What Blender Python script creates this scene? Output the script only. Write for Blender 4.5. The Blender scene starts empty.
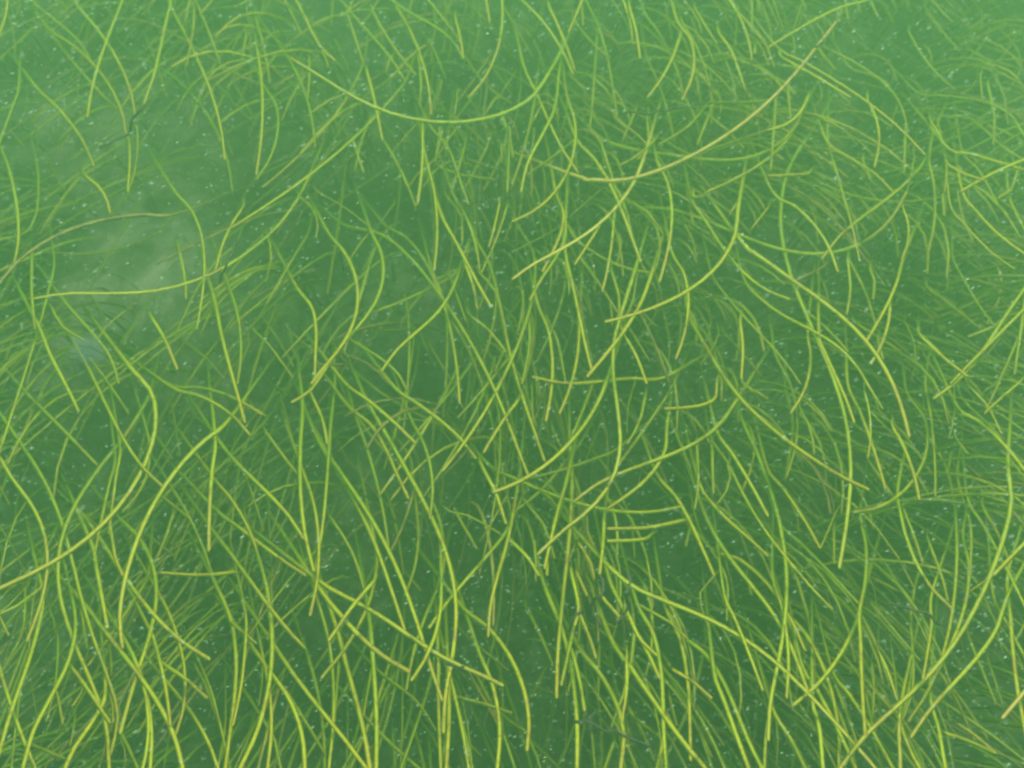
import bpy, math, random
import numpy as np
from mathutils import Vector, Matrix, noise

random.seed(11)
rng = np.random.default_rng(5)
S = bpy.context.scene
C = S.collection

# ------------------------------------------------------------------ camera
W, H = 1024, 768
CAM_Z, PITCH, FPX = 1.55, math.radians(60), 1100.0
cd = bpy.data.cameras.new('camera')
cam = bpy.data.objects.new('camera', cd)
C.objects.link(cam)
cam.location = (0, 0, CAM_Z)
cam.rotation_euler = (math.pi / 2 - PITCH, 0, 0)
cd.sensor_width = 36
cd.lens = FPX / W * 36
cd.clip_start = 0.01
cd.clip_end = 100
cd.dof.use_dof = True
cd.dof.focus_distance = 1.08
cd.dof.aperture_fstop = 6
S.camera = cam

# ------------------------------------------------------------------ world, sun, exposure
SUN_EL, SUN_ROT = math.radians(55), math.radians(18)
w = bpy.data.worlds.new('World')
S.world = w
w.use_nodes = True
nt = w.node_tree
sky = nt.nodes.new('ShaderNodeTexSky')
sky.sky_type = 'NISHITA'
sky.sun_disc = False
sky.sun_elevation = SUN_EL
sky.sun_rotation = SUN_ROT
bg = nt.nodes['Background']
bg.inputs['Strength'].default_value = 0.12
nt.links.new(sky.outputs[0], bg.inputs[0])
sl = bpy.data.lights.new('sun', 'SUN')
sl.energy = 1.5
sl.angle = math.radians(14)
sl.color = (1.0, 0.96, 0.88)
sun = bpy.data.objects.new('sun', sl)
C.objects.link(sun)
sd = Vector((math.sin(SUN_ROT) * math.cos(SUN_EL), math.cos(SUN_ROT) * math.cos(SUN_EL), math.sin(SUN_EL)))
sun.rotation_euler = sd.to_track_quat('Z', 'Y').to_euler()
S.view_settings.view_transform = 'Standard'
S.view_settings.look = 'None'
S.view_settings.exposure = 2.5
S.view_settings.gamma = 1
S.cycles.filter_width = 2.5
S.cycles.volume_bounces = 1
S.cycles.max_bounces = 6
S.cycles.use_denoising = True

# ------------------------------------------------------------------ helpers
ROT = cam.rotation_euler.to_matrix()


def ray(px, py):
    return ROT @ Vector(((px - W / 2) / FPX, -(py - H / 2) / FPX, -1.0))


def at(px, py, z):
    """the point of the place at height z above the seabed that the picture shows at px, py"""
    d = ray(px, py)
    return Vector((0, 0, CAM_Z)) + d * ((z - CAM_Z) / d.z)


def material(name):
    m = bpy.data.materials.new(name)
    m.use_nodes = True
    n = m.node_tree
    n.nodes.clear()
    return m, n


def node(n, kind, **kw):
    x = n.nodes.new(kind)
    for k, v in kw.items():
        if k in x.inputs.keys():
            x.inputs[k].default_value = v
        else:
            setattr(x, k, v)
    return x


def ramp(n, stops):
    r = n.nodes.new('ShaderNodeValToRGB')
    e = r.color_ramp.elements
    while len(e) > len(stops):
        e.remove(e[-1])
    while len(e) < len(stops):
        e.new(1)
    for el, (p, c) in zip(e, stops):
        el.position = p
        el.color = (*c, 1) if len(c) == 3 else c
    return r


def blade_material(name, base, mid, tip, spot, spots=0.62):
    m, n = material(name)
    L = n.links.new
    al = node(n, 'ShaderNodeAttribute', attribute_name='along')
    rp = ramp(n, [(0.0, base), (0.36, mid), (0.90, tip), (1.0, tuple(0.55 * a + 0.45 * b for a, b in zip(tip, spot)))])
    L(al.outputs['Fac'], rp.inputs[0])
    tc = node(n, 'ShaderNodeTexCoord')
    oi = node(n, 'ShaderNodeObjectInfo')
    ad = node(n, 'ShaderNodeVectorMath', operation='ADD')
    L(tc.outputs['Object'], ad.inputs[0])
    L(oi.outputs['Random'], ad.inputs[1])
    n1 = node(n, 'ShaderNodeTexNoise', Scale=28.0, Detail=3.0)
    L(ad.outputs[0], n1.inputs['Vector'])
    r1 = ramp(n, [(spots - 0.02, (0, 0, 0)), (spots + 0.06, (1, 1, 1))])
    L(n1.outputs[0], r1.inputs[0])
    mx = node(n, 'ShaderNodeMix', data_type='RGBA')
    mul = node(n, 'ShaderNodeMath', operation='MULTIPLY')
    mul.inputs[1].default_value = 0.7
    L(r1.outputs[0], mul.inputs[0])
    L(mul.outputs[0], mx.inputs[0])
    L(rp.outputs[0], mx.inputs[6])
    mx.inputs[7].default_value = (*spot, 1)
    n2 = node(n, 'ShaderNodeTexNoise', Scale=90.0, Detail=2.0)
    L(ad.outputs[0], n2.inputs['Vector'])
    hs = node(n, 'ShaderNodeHueSaturation')
    mr = node(n, 'ShaderNodeMapRange')
    mr.inputs[3].default_value = 0.82
    mr.inputs[4].default_value = 1.18
    L(n2.outputs[0], mr.inputs[0])
    L(mr.outputs[0], hs.inputs['Value'])
    mh = node(n, 'ShaderNodeMapRange')
    mh.inputs[3].default_value = 0.482
    mh.inputs[4].default_value = 0.512
    L(oi.outputs['Random'], mh.inputs[0])
    L(mh.outputs[0], hs.inputs['Hue'])
    L(mx.outputs[2], hs.inputs['Color'])
    # browned margin on one side and small specks of growth
    ac = node(n, 'ShaderNodeAttribute', attribute_name='across')
    ra_ = ramp(n, [(0.0, (0.55, 0.48, 0.45)), (0.22, (0.95, 0.97, 0.9)), (0.5, (1.08, 1.08, 1.0)), (0.8, (0.98, 1.0, 0.95)), (1.0, (0.72, 0.80, 0.75))])
    L(ac.outputs['Fac'], ra_.inputs[0])
    n3 = node(n, 'ShaderNodeTexNoise', Scale=210.0, Detail=1.0)
    L(ad.outputs[0], n3.inputs['Vector'])
    r3 = ramp(n, [(0.30, (0.72, 0.64, 0.58)), (0.42, (1, 1, 1))])
    L(n3.outputs[0], r3.inputs[0])
    m1 = node(n, 'ShaderNodeMix', data_type='RGBA', blend_type='MULTIPLY')
    m1.inputs[0].default_value = 1
    L(hs.outputs[0], m1.inputs[6])
    L(ra_.outputs[0], m1.inputs[7])
    m2 = node(n, 'ShaderNodeMix', data_type='RGBA', blend_type='MULTIPLY')
    m2.inputs[0].default_value = 1
    L(m1.outputs[2], m2.inputs[6])
    L(r3.outputs[0], m2.inputs[7])
    hs = m2
    df = node(n, 'ShaderNodeBsdfPrincipled', Roughness=0.5)
    L(hs.outputs[2], df.inputs['Base Color'])
    tr = node(n, 'ShaderNodeBsdfTranslucent')
    L(hs.outputs[2], tr.inputs[0])
    ms = node(n, 'ShaderNodeMixShader')
    ms.inputs[0].default_value = 0.35
    L(df.outputs[0], ms.inputs[1])
    L(tr.outputs[0], ms.inputs[2])
    o = node(n, 'ShaderNodeOutputMaterial')
    L(ms.outputs[0], o.inputs[0])
    return m


def plain(name, col, col2, scale, rough=0.8, bump=0.0):
    m, n = material(name)
    L = n.links.new
    tc = node(n, 'ShaderNodeTexCoord')
    ns = node(n, 'ShaderNodeTexNoise', Scale=scale, Detail=4.0)
    L(tc.outputs['Object'], ns.inputs['Vector'])
    r = ramp(n, [(0.35, col), (0.65, col2)])
    L(ns.outputs[0], r.inputs[0])
    b = node(n, 'ShaderNodeBsdfPrincipled', Roughness=rough)
    L(r.outputs[0], b.inputs['Base Color'])
    if bump:
        bp = node(n, 'ShaderNodeBump', Strength=bump, Distance=0.01)
        L(ns.outputs[0], bp.inputs['Height'])
        L(bp.outputs[0], b.inputs['Normal'])
    o = node(n, 'ShaderNodeOutputMaterial')
    L(b.outputs[0], o.inputs[0])
    return m


BROWN = (0.17, 0.10, 0.03)
MAT = {
    'n': blade_material('blade_bright', (0.09, 0.24, 0.02), (0.30, 0.45, 0.02), (0.56, 0.53, 0.03), (0.42, 0.27, 0.05)),
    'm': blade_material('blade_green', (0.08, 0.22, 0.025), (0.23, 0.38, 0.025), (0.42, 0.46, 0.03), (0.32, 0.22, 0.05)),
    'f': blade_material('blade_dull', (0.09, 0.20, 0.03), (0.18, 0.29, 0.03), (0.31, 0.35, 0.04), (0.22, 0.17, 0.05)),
    'y': blade_material('blade_straw', (0.30, 0.38, 0.03), (0.66, 0.60, 0.08), (0.80, 0.62, 0.14), (0.50, 0.28, 0.06), 0.66),
    'o': blade_material('blade_olive', (0.13, 0.20, 0.03), (0.27, 0.26, 0.04), (0.34, 0.27, 0.06), (0.20, 0.12, 0.04), 0.55),
}
TIP = blade_material('withered_tip', (0.52, 0.50, 0.03), (0.52, 0.50, 0.03), (0.52, 0.47, 0.05), (0.47, 0.34, 0.05), 0.62)
SPECK = plain('dull_fleck', (0.15, 0.22, 0.16), (0.09, 0.14, 0.10), 400)
TUFT = plain('alga_tuft', (0.50, 0.48, 0.30), (0.30, 0.30, 0.14), 300)
DARK = plain('dark_alga', (0.025, 0.03, 0.015), (0.06, 0.045, 0.025), 150)
FLECK = plain('pale_fleck', (0.60, 0.68, 0.46), (0.34, 0.42, 0.28), 40)


def spline(P, n):
    """Catmull-Rom through the points P (arrays), n samples evenly spaced"""
    P = np.array(P, float)
    Q = np.vstack([2 * P[0] - P[1], P, 2 * P[-1] - P[-2]])
    out = []
    for i in range(1, len(Q) - 2):
        t = np.linspace(0, 1, 12, endpoint=False)[:, None]
        a, b, c, d = Q[i - 1], Q[i], Q[i + 1], Q[i + 2]
        out.append(0.5 * (2 * b + (c - a) * t + (2 * a - 5 * b + 4 * c - d) * t ** 2 + (3 * b - a - 3 * c + d) * t ** 3))
    out = np.vstack(out + [P[-1:]])
    s = np.r_[0, np.cumsum(np.linalg.norm(np.diff(out, axis=0), axis=1))]
    u = np.linspace(0, s[-1], n)
    return np.stack([np.interp(u, s, out[:, k]) for k in range(3)], 1)


def ribbon(P, width, u0=0.0, u1=1.0, roll=0.0, twist=0.0, taper=True, thick=0.10, fine=False):
    """a flat leaf blade with a raised midrib along P; returns vertices, faces, the along value and the across value per vertex"""
    u = np.linspace(u0, u1, len(P))
    if taper and u1 > 0.99 and not fine:            # a blunt, rounded end
        e = P[-1] - P[-2]
        ln = np.linalg.norm(e)
        k = min(0.45, 0.5 * width / ln)
        P = np.vstack([P[:-1], P[-1] - e * k, P[-1:]])
        u = np.r_[u[:-1], u[-1] - (u[-1] - u[-2]) * k, u[-1]]
    n = len(P)
    T = np.gradient(P, axis=0)
    T /= np.linalg.norm(T, axis=1)[:, None] + 1e-9
    V = []
    for i in range(n):
        t = T[i]
        a = roll + twist * u[i]
        up = np.array([0.0, -0.35, 1.0])
        s = np.cross(t, up)
        s /= np.linalg.norm(s) + 1e-9
        b = np.cross(s, t)
        s2 = s * math.cos(a) + b * math.sin(a)
        b2 = np.cross(s2, t)
        w2 = width / 2
        if fine:
            w2 *= max(0.3, 1.1 - 0.8 * u[i] ** 2)
        elif taper:
            w2 *= min(1.0, 0.8 + u[i], 1.0 - 0.75 * (u[i] - 0.65))
            if i == n - 1 and u[i] > 0.99:
                w2 *= 0.55
        h = w2 * thick
        V += [P[i] - s2 * w2, P[i] + b2 * h, P[i] + s2 * w2, P[i] - b2 * h]
    F = []
    for i in range(n - 1):
        for k in range(4):
            a, b = i * 4 + k, i * 4 + (k + 1) % 4
            F.append((a, b, b + 4, a + 4))
    F += [(3, 2, 1, 0), tuple(range((n - 1) * 4, n * 4))]
    return np.array(V), F, np.repeat(u, 4)


def mesh(name, V, F, along, mats, origin=(0, 0, 0), mi=None, smooth=True):
    me = bpy.data.meshes.new(name)
    me.from_pydata([tuple(v) for v in (np.asarray(V) - np.array(origin))], [], F)
    if along is not None:
        at_ = me.attributes.new('along', 'FLOAT', 'POINT')
        at_.data.foreach_set('value', np.asarray(along, np.float32))
        ac = me.attributes.new('across', 'FLOAT', 'POINT')
        ac.data.foreach_set('value', np.tile(np.array((0, 0.5, 1, 0.5), np.float32), len(V) // 4))
    for m in mats:
        me.materials.append(m)
    if mi is not None:
        me.polygons.foreach_set('material_index', np.asarray(mi, np.int32))
    if smooth:
        me.polygons.foreach_set('use_smooth', np.ones(len(me.polygons), bool))
    me.update()
    o = bpy.data.objects.new(name, me)
    o.location = origin
    C.objects.link(o)
    return o


def tag(o, label=None, cat=None, group=None, kind=None):
    for k, v in (('label', label), ('category', cat), ('group', group), ('kind', kind)):
        if v:
            o[k] = v
    return o


# ------------------------------------------------------------------ seabed
def seabed_height(x, y):
    h = 0.020 * noise.noise((x * 3, y * 3, 0)) + 0.010 * noise.noise((x * 9, y * 9, 4)) + 0.004 * noise.noise((x * 30, y * 30, 8))
    return h - 0.02


g = np.linspace(-1, 1, 181)
g = np.sign(g) * (0.12 * np.abs(g) + 0.88 * np.abs(g) ** 3.2) * 13
V, F = [], []
for j in range(181):
    for i in range(181):
        x, y = g[i], g[j] + 1.0
        V.append((x, y, seabed_height(x, y)))
for j in range(180):
    for i in range(180):
        a = j * 181 + i
        F.append((a, a + 1, a + 182, a + 181))
m, n = material('seabed_silt')
Lk = n.links.new
tc = node(n, 'ShaderNodeTexCoord')
na = node(n, 'ShaderNodeTexNoise', Scale=3.6, Detail=5.0)
nb = node(n, 'ShaderNodeTexNoise', Scale=26.0, Detail=8.0, Roughness=0.65)
Lk(tc.outputs['Object'], na.inputs['Vector'])
Lk(tc.outputs['Object'], nb.inputs['Vector'])
ra = ramp(n, [(0.38, (0.012, 0.026, 0.014)), (0.66, (0.13, 0.15, 0.075))])
Lk(na.outputs[0], ra.inputs[0])
rb = ramp(n, [(0.40, (0.25, 0.25, 0.25)), (0.64, (1.8, 1.8, 1.6))])
Lk(nb.outputs[0], rb.inputs[0])
mu = node(n, 'ShaderNodeMix', data_type='RGBA', blend_type='MULTIPLY')
mu.inputs[0].default_value = 1
Lk(ra.outputs[0], mu.inputs[6])
Lk(rb.outputs[0], mu.inputs[7])
# patches of bare pale sand
last = mu.outputs[2]
for (px, py, rad, stg) in ((140, 262, 0.20, 0.65), (60, 350, 0.15, 0.5), (150, 130, 0.24, 0.5), (690, 150, 0.10, 0.3), (40, 110, 0.14, 0.4), (450, 310, 0.12, 0.25)):
    c = at(px, py, 0)
    ds = node(n, 'ShaderNodeVectorMath', operation='DISTANCE')
    wb = node(n, 'ShaderNodeVectorMath', operation='MULTIPLY_ADD')
    Lk(nb.outputs[1], wb.inputs[0])
    wb.inputs[1].default_value = (0.16, 0.16, 0)
    Lk(tc.outputs['Object'], wb.inputs[2])
    Lk(wb.outputs[0], ds.inputs[0])
    ds.inputs[1].default_value = (c.x + 0.08, c.y + 0.08, -0.02)
    mr = node(n, 'ShaderNodeMapRange', clamp=True)
    mr.inputs[1].default_value = rad
    mr.inputs[2].default_value = rad * 0.3
    mr.inputs[3].default_value = 0
    mr.inputs[4].default_value = stg
    Lk(ds.outputs['Value'], mr.inputs[0])
    mm = node(n, 'ShaderNodeMath', operation='MULTIPLY')
    Lk(mr.outputs[0], mm.inputs[0])
    rc = ramp(n, [(0.36, (0.15, 0.15, 0.15)), (0.66, (1, 1, 1))])
    nw = node(n, 'ShaderNodeTexNoise', Scale=14.0, Detail=8.0, Distortion=0.7)
    Lk(tc.outputs['Object'], nw.inputs['Vector'])
    Lk(nw.outputs[0], rc.inputs[0])
    Lk(rc.outputs[0], mm.inputs[1])
    mx = node(n, 'ShaderNodeMix', data_type='RGBA')
    Lk(mm.outputs[0], mx.inputs[0])
    Lk(last, mx.inputs[6])
    mx.inputs[7].default_value = (0.62, 0.58, 0.40, 1)
    last = mx.outputs[2]
pb = node(n, 'ShaderNodeBsdfPrincipled', Roughness=0.9)
Lk(last, pb.inputs['Base Color'])
bp = node(n, 'ShaderNodeBump', Strength=0.8, Distance=0.02)
Lk(nb.outputs[0], bp.inputs['Height'])
Lk(bp.outputs[0], pb.inputs['Normal'])
oo = node(n, 'ShaderNodeOutputMaterial')
Lk(pb.outputs[0], oo.inputs[0])
tag(mesh('seabed', V, F, None, [m]), kind='structure')

# ------------------------------------------------------------------ traced data: kind, path in the picture, tip height, drop towards the root, width, label
BLADES = [
('nw', '818.1,122.5 789.6,166.9 780.7,217.5 788.7,268.0 807.1,316.7 828.1,364.6 844.3,413.6 850.9,465.2 847.3,518.5 839.3,569.0', 0.55, 0.25, 5.71, 'long curved broad bright lime blade, tip down, crossing the wavy brown-tinged blade'),
('nw', '147.2,399.0 124.3,436.0 94.9,473.8 70.9,513.0 58.6,553.6 59.7,595.2 72.0,637.6 89.9,680.3 105.4,723.5 108.7,768.0 111.9,812.9', 0.518, 0.25, 5.71, 'long strongly bowed broad bright lime blade, running off-frame down, crossing the S-curved blade'),
('nwb', '-25.8,377.1 -0.0,414.0 23.3,447.5 44.8,482.7 60.4,520.0 71.3,559.1 81.1,598.8 93.0,638.1 107.1,676.6 117.5,715.1 109.9,756.0', 0.488, 0.25, 5.71, 'long curved broad bright lime blade, brown tip down, crossing the S-curved blade'),
('nw', '1008.2,464.0 1011.3,501.9 1002.5,541.4 988.3,580.0 970.9,616.4 950.0,649.6 924.6,679.8 895.0,708.1 864.4,736.5 840.6,768.0 813.4,803.9', 0.55, 0.1, 5.71, 'great broad green blade curving from the right down-left to the bottom edge'),
('nw', '368.6,404.0 388.1,437.5 407.2,471.4 425.8,505.8 441.9,541.3 452.7,578.0 456.3,616.2 452.7,655.5 445.6,695.2 443.6,733.5', 0.564, 0.25, 5.71, 'long curved broad bright lime blade, tip down, crossing the slanting orange-tipped blade'),
('nw', '604.4,561.6 632.8,586.3 667.6,601.9 703.5,616.7 737.7,634.7 769.1,657.0 797.7,682.8 824.4,710.5 850.1,738.8 875.5,768.0 905.0,802.0', 0.55, 0.1, 5.71, 'thick yellow-green blade descending right from the dark alga tangle to the bottom edge'),
('nw', '742.0,419.0 756.9,452.4 769.6,487.0 779.4,522.7 785.4,559.0 786.7,595.5 783.6,632.0 777.1,668.2 770.3,704.3 768.1,741.0', 0.539, 0.25, 5.71, 'long curved broad bright lime blade, tip down, crossing the thick descending blade'),
('nyw', '582.0,177.5 617.2,180.8 650.9,173.5 683.2,160.2 713.8,143.5 742.5,123.9 769.0,101.5 793.1,76.2 815.4,48.7 836.8,21.3', 0.592, 0.1, 5.71, 'thick golden straw seagrass blade with burnt tip, sweeping down-left through the upper right'),
('nw', '301.0,192.1 282.3,220.1 257.8,244.2 229.7,264.0 199.0,279.0 166.7,288.6 132.9,292.9 98.3,293.4 63.5,293.6 30.0,299.5', 0.55, 0.1, 5.71, 'broad green blade sweeping down-left below the pale sandy patch to a brownish tip'),
('nw', '927.9,434.0 944.9,464.1 953.5,496.1 956.9,529.5 957.1,563.4 954.6,597.3 949.3,630.7 940.5,663.0 927.0,693.7 908.0,722.3', 0.483, 0.25, 5.71, 'long curved broad bright lime blade, tip down, crossing the great curved blade'),
('nwb', '637.0,205.7 671.3,209.5 702.5,219.1 733.3,232.1 765.3,244.7 798.4,252.8 831.7,252.8 863.0,242.4 889.3,221.2 906.7,192.0', 0.47, 0.16, 5.71, 'very long wavy blade with brown tip, dipping right of centre below the golden straw blade'),
('nw', '129.9,367.0 151.8,393.6 155.4,425.3 147.4,457.9 132.0,488.4 111.5,515.4 87.4,538.5 60.2,558.0 30.6,574.4 -0.0,588.5 -40.9,607.3', 0.55, 0.1, 5.71, 'broad S-curved blade swinging from upright to flat, running out past the lower left edge'),
('nw', '550.8,70.0 531.8,97.4 504.0,113.3 471.8,121.1 438.6,122.4 406.0,117.7 375.1,107.6 345.8,92.8 317.6,75.1 289.8,58.0', 0.55, 0.1, 5.71, 'long thick yellow-green blade sagging like a shallow bowl, tip left, near the top'),
('n', '346.0,225.8 381.2,234.6 408.7,256.5 431.9,284.2 452.7,313.9 471.4,344.5 488.0,376.0 502.5,408.9 515.4,443.1 528.3,476.5', 0.499, 0.25, 5.1, 'long curved bright lime blade, tip down-right, crossing the slanted green blade'),
('nb', '634.6,272.0 623.5,307.0 614.4,340.5 613.4,374.9 617.9,410.3 620.3,445.4 613.0,478.3 592.0,507.5 561.2,532.6 537.1,555.2', 0.546, 0.1, 5.1, 'sickle-shaped yellow-green blade with fine tip at lower left, below the middle'),
('nwb', '328.5,454.0 345.5,479.2 362.5,504.5 378.1,530.5 392.0,557.5 403.9,585.4 414.2,614.0 423.6,643.0 432.7,672.1 442.3,701.0', 0.546, 0.25, 5.71, 'long slightly curved broad bright lime blade, brown tip down-right, crossing the slanting orange-tipped blade'),
('nw', '684.5,456.5 694.6,484.1 704.4,512.6 717.6,539.4 734.3,563.8 752.9,586.9 770.9,610.4 786.1,635.6 797.8,663.1 808.0,691.0', 0.501, 0.25, 5.71, 'long slightly curved broad bright lime blade, tip down-right, lower right'),
('nw', '742.0,242.0 765.0,260.5 788.9,277.9 813.2,295.0 836.7,312.9 858.2,332.8 876.7,355.6 891.4,381.3 902.0,409.4 909.3,437.7', 0.615, 0.1, 5.71, 'broad long diagonal blade descending to the right across the right-hand middle'),
('nw', '569.5,434.0 572.0,478.2 570.4,522.3 566.4,566.3 561.7,610.3 557.8,654.3 556.5,698.5', 0.523, 0.25, 5.71, 'long straight broad bright lime blade, tip down, crossing the sickle-shaped blade'),
('nw', '225.0,424.0 202.9,442.1 182.7,462.8 165.2,485.6 150.6,510.2 138.7,536.2 129.3,563.4 122.6,591.4 119.6,619.9 122.5,648.5', 0.55, 0.1, 5.71, 'short bright yellow blade bent like a club, upright, lower left'),
('nw', '689.5,317.0 704.9,344.9 721.1,372.7 740.2,398.2 762.6,420.8 787.3,441.0 813.5,459.5 840.5,476.3 869.2,490.3', 0.576, 0.25, 5.71, 'long curved broad bright lime blade, tip down-right, middle right'),
('n', '517.0,224.5 532.7,251.4 534.8,281.0 529.2,311.0 519.5,340.4 507.5,368.7 493.8,395.8 478.4,422.0 461.0,447.3 442.2,471.5', 0.5, 0.25, 5.1, 'long curved bright lime blade, tip down, crossing the slim straw blade'),
('nw', '306.0,411.5 317.8,439.4 333.3,465.3 349.0,491.1 363.1,517.6 375.2,545.2 385.6,573.6 395.2,602.4 404.8,631.0', 0.481, 0.25, 5.71, 'long slightly curved broad bright lime blade, tip down-right, lower middle left of centre'),
('nw', '602.0,138.7 627.2,147.9 652.8,152.3 678.9,156.0 705.5,159.3 732.1,160.0 757.7,155.2 780.4,142.8 797.9,122.4 806.7,97.5', 0.47, 0.16, 5.71, 'long blade swinging in a wide bowl below the golden straw blade, tip rising right'),
('nw', '406.0,80.0 385.1,105.7 362.4,129.6 338.0,151.9 312.2,172.7 285.5,192.3 258.0,210.7 230.0,228.3', 0.548, 0.25, 5.71, 'long slightly curved broad bright lime blade, tip down-left, crossing the bowl-shaped blade'),
('nwb', '120.0,519.0 138.1,537.3 150.5,559.9 155.9,584.6 154.9,609.9 149.4,635.1 141.6,659.9 133.7,684.3 126.7,708.7 120.0,733.5', 0.527, 0.25, 5.71, 'long strongly bowed broad bright lime blade, brown tip down, crossing the bright club-like blade'),
('nw', '860.5,514.0 866.0,544.9 866.1,575.9 861.0,606.2 851.0,635.1 836.1,661.8 816.7,685.7 792.9,706.0', 0.525, 0.24, 5.71, 'long strongly bowed broad bright lime blade, tip down, crossing the thick descending blade'),
('nwb', '322.2,583.5 342.3,595.1 362.8,605.9 382.6,617.8 401.9,630.8 421.0,643.9 440.7,656.1 461.4,666.5 482.8,675.7 503.5,686.0', 0.55, 0.1, 5.71, 'long slanting blade with vivid orange end beyond a dark alga collar, bottom left of centre'),
('n', '476.0,239.5 489.6,265.0 497.2,293.1 502.9,321.9 509.1,350.5 516.6,378.6 525.4,406.3 535.0,433.9 544.5,461.5', 0.489, 0.25, 5.1, 'long slightly curved bright lime blade, tip down, at the middle'),
('nw', '371.0,232.0 380.7,252.3 383.0,275.9 377.2,297.9 365.3,317.2 350.6,334.8 336.2,352.7 323.3,371.7 310.3,390.3 291.0,402.7', 0.539, 0.229, 5.71, 'long strongly bowed broad bright lime blade, tip down-left, upper middle left of centre'),
('nwb', '-23.4,420.5 -0.0,459.0 12.8,480.2 27.9,499.9 39.8,521.7 46.2,545.9 46.8,571.0 42.7,595.3 35.4,618.2 26.2,642.3', 0.55, 0.1, 5.71, 'bright yellow blade slanting down-left to a brown blunt tip, near lower left edge'),
('nw', '263.5,576.0 269.6,608.5 271.8,641.4 270.1,674.3 264.2,706.7 254.2,738.1 240.0,768.0 220.6,808.6', 0.596, 0.22, 5.71, 'long curved broad bright lime blade, running off-frame down, bottom left, right one of two'),
('nwo', '172.5,214.5 145.4,214.5 117.7,217.3 90.3,223.0 64.0,232.1 39.7,244.8 18.0,261.3 -0.1,281.9 -29.7,315.8', 0.55, 0.1, 5.71, 'arched olive-brown blade over the top of the pale sandy patch, tip at left'),
('nw', '738.3,206.9 734.8,235.0 723.1,258.6 704.9,278.1 682.2,293.9 656.7,306.2 630.2,315.5 604.5,322.0', 0.58, 0.1, 5.71, 'bow-shaped green blade with hair-fine left tip, curving up to the right near the middle'),
('nw', '215.0,583.5 230.2,618.6 235.7,655.3 234.7,693.0 230.1,730.8 225.0,768.0 218.8,812.6', 0.533, 0.21, 5.71, 'long curved broad bright lime blade, running off-frame down, bottom left, left one of two'),
('nw', '87.5,608.5 103.5,629.8 120.2,650.9 136.7,672.1 152.1,694.0 165.5,717.0 175.9,741.5 182.5,768.0 193.3,811.7', 0.594, 0.209, 5.71, 'long slightly curved broad bright lime blade, running off-frame down-right, bottom far left'),
('nb', '712.0,439.0 726.8,460.9 738.6,484.4 750.9,507.5 765.0,529.6 780.8,550.6 797.5,570.9 814.7,590.8 833.0,609.7', 0.518, 0.234, 5.1, 'long slightly curved bright lime blade, brown tip down-right, lower middle right'),
('nyw', '644.5,154.5 636.4,176.5 624.3,196.6 609.0,214.4 591.4,229.9 571.9,242.9 551.4,254.3 530.9,265.4 512.0,279.5', 0.55, 0.1, 5.71, 'slim bright straw blade slanting up to the right from the middle, fine pointed tip'),
('nw', '544.5,586.0 561.9,629.3 572.3,674.8 577.0,721.4 577.0,768.0 577.1,813.0', 0.586, 0.208, 5.71, 'long slightly curved broad bright lime blade, running off-frame down, bottom centre'),
('n', '491.0,466.6 516.3,479.1 542.6,490.7 569.7,500.6 597.4,508.0 625.5,512.0 653.7,511.8 682.0,506.5', 0.507, 0.222, 5.1, 'long curved bright lime blade, tip right, crossing the sickle-shaped blade'),
('nwb', '1008.0,596.0 996.7,629.3 977.3,657.8 953.8,683.9 930.2,710.0 910.5,738.5', 0.55, 0.1, 5.71, 'broad curved blade with orange-brown tip, running parallel right of the great curved blade'),
('nw', '785.5,608.5 807.0,635.7 823.0,666.3 833.7,699.1 839.0,733.4 839.2,768.0 839.5,813.0', 0.531, 0.192, 5.71, 'long curved broad bright lime blade, running off-frame down, crossing the thick descending blade'),
('nb', '744.5,279.5 760.3,298.3 779.3,312.8 800.5,324.4 822.1,335.8 841.6,349.6 857.6,367.4 870.3,388.5 883.0,409.0', 0.576, 0.215, 5.1, 'long curved bright lime blade, brown tip down-right, middle right'),
('nb', '53.9,264.5 48.1,291.2 41.2,317.8 33.6,344.2 25.5,370.5 17.0,396.7 8.5,422.9 0.1,449.0 -13.7,491.9', 0.509, 0.215, 5.1, 'long slightly curved bright lime blade, brown tip down, crossing the broad blade over the sand'),
('nw', '608.3,376.5 599.6,399.1 587.7,420.3 572.8,439.8 555.5,457.2 536.0,472.1 514.8,484.1 492.3,492.8', 0.55, 0.1, 5.71, 'thick green blade rising in a curve to the right, blunt tip at lower left, middle'),
('nb', '734.5,404.0 717.7,426.5 696.5,442.5 672.2,454.2 646.5,463.8 620.6,473.4 596.1,485.2 574.5,501.5', 0.5, 0.1, 5.1, 'pale brown-speckled blade slanting down-left across the sickle-shaped blade'),
('nw', '637.1,603.5 652.9,633.0 660.5,665.8 663.1,700.2 664.0,734.8 666.5,768.0 669.9,812.9', 0.547, 0.189, 5.71, 'long curved broad bright lime blade, running off-frame down, bottom right of centre'),
('nw', '317.3,601.0 328.4,641.7 333.0,683.7 332.5,726.0 328.5,768.0 324.2,812.8', 0.555, 0.188, 5.71, 'long slightly curved broad bright lime blade, running off-frame down, bottom left of centre'),
('n', '334.8,384.0 331.1,421.5 328.5,459.2 325.7,496.8 321.6,534.3 314.8,571.5', 0.452, 0.21, 5.1, 'long straight bright lime blade, tip down, lower middle left of centre'),
('nw', '302.3,406.5 300.2,448.0 300.3,489.6 304.3,530.9 313.5,571.5', 0.511, 0.185, 5.71, 'long slightly curved broad bright lime blade, tip down, lower middle left of centre'),
('nwb', '100.0,539.0 117.9,566.7 136.9,594.0 157.9,619.4 182.0,641.8 210.0,659.7', 0.552, 0.184, 5.71, 'long curved broad bright lime blade, brown tip down-right, crossing the bright club-like blade'),
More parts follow.
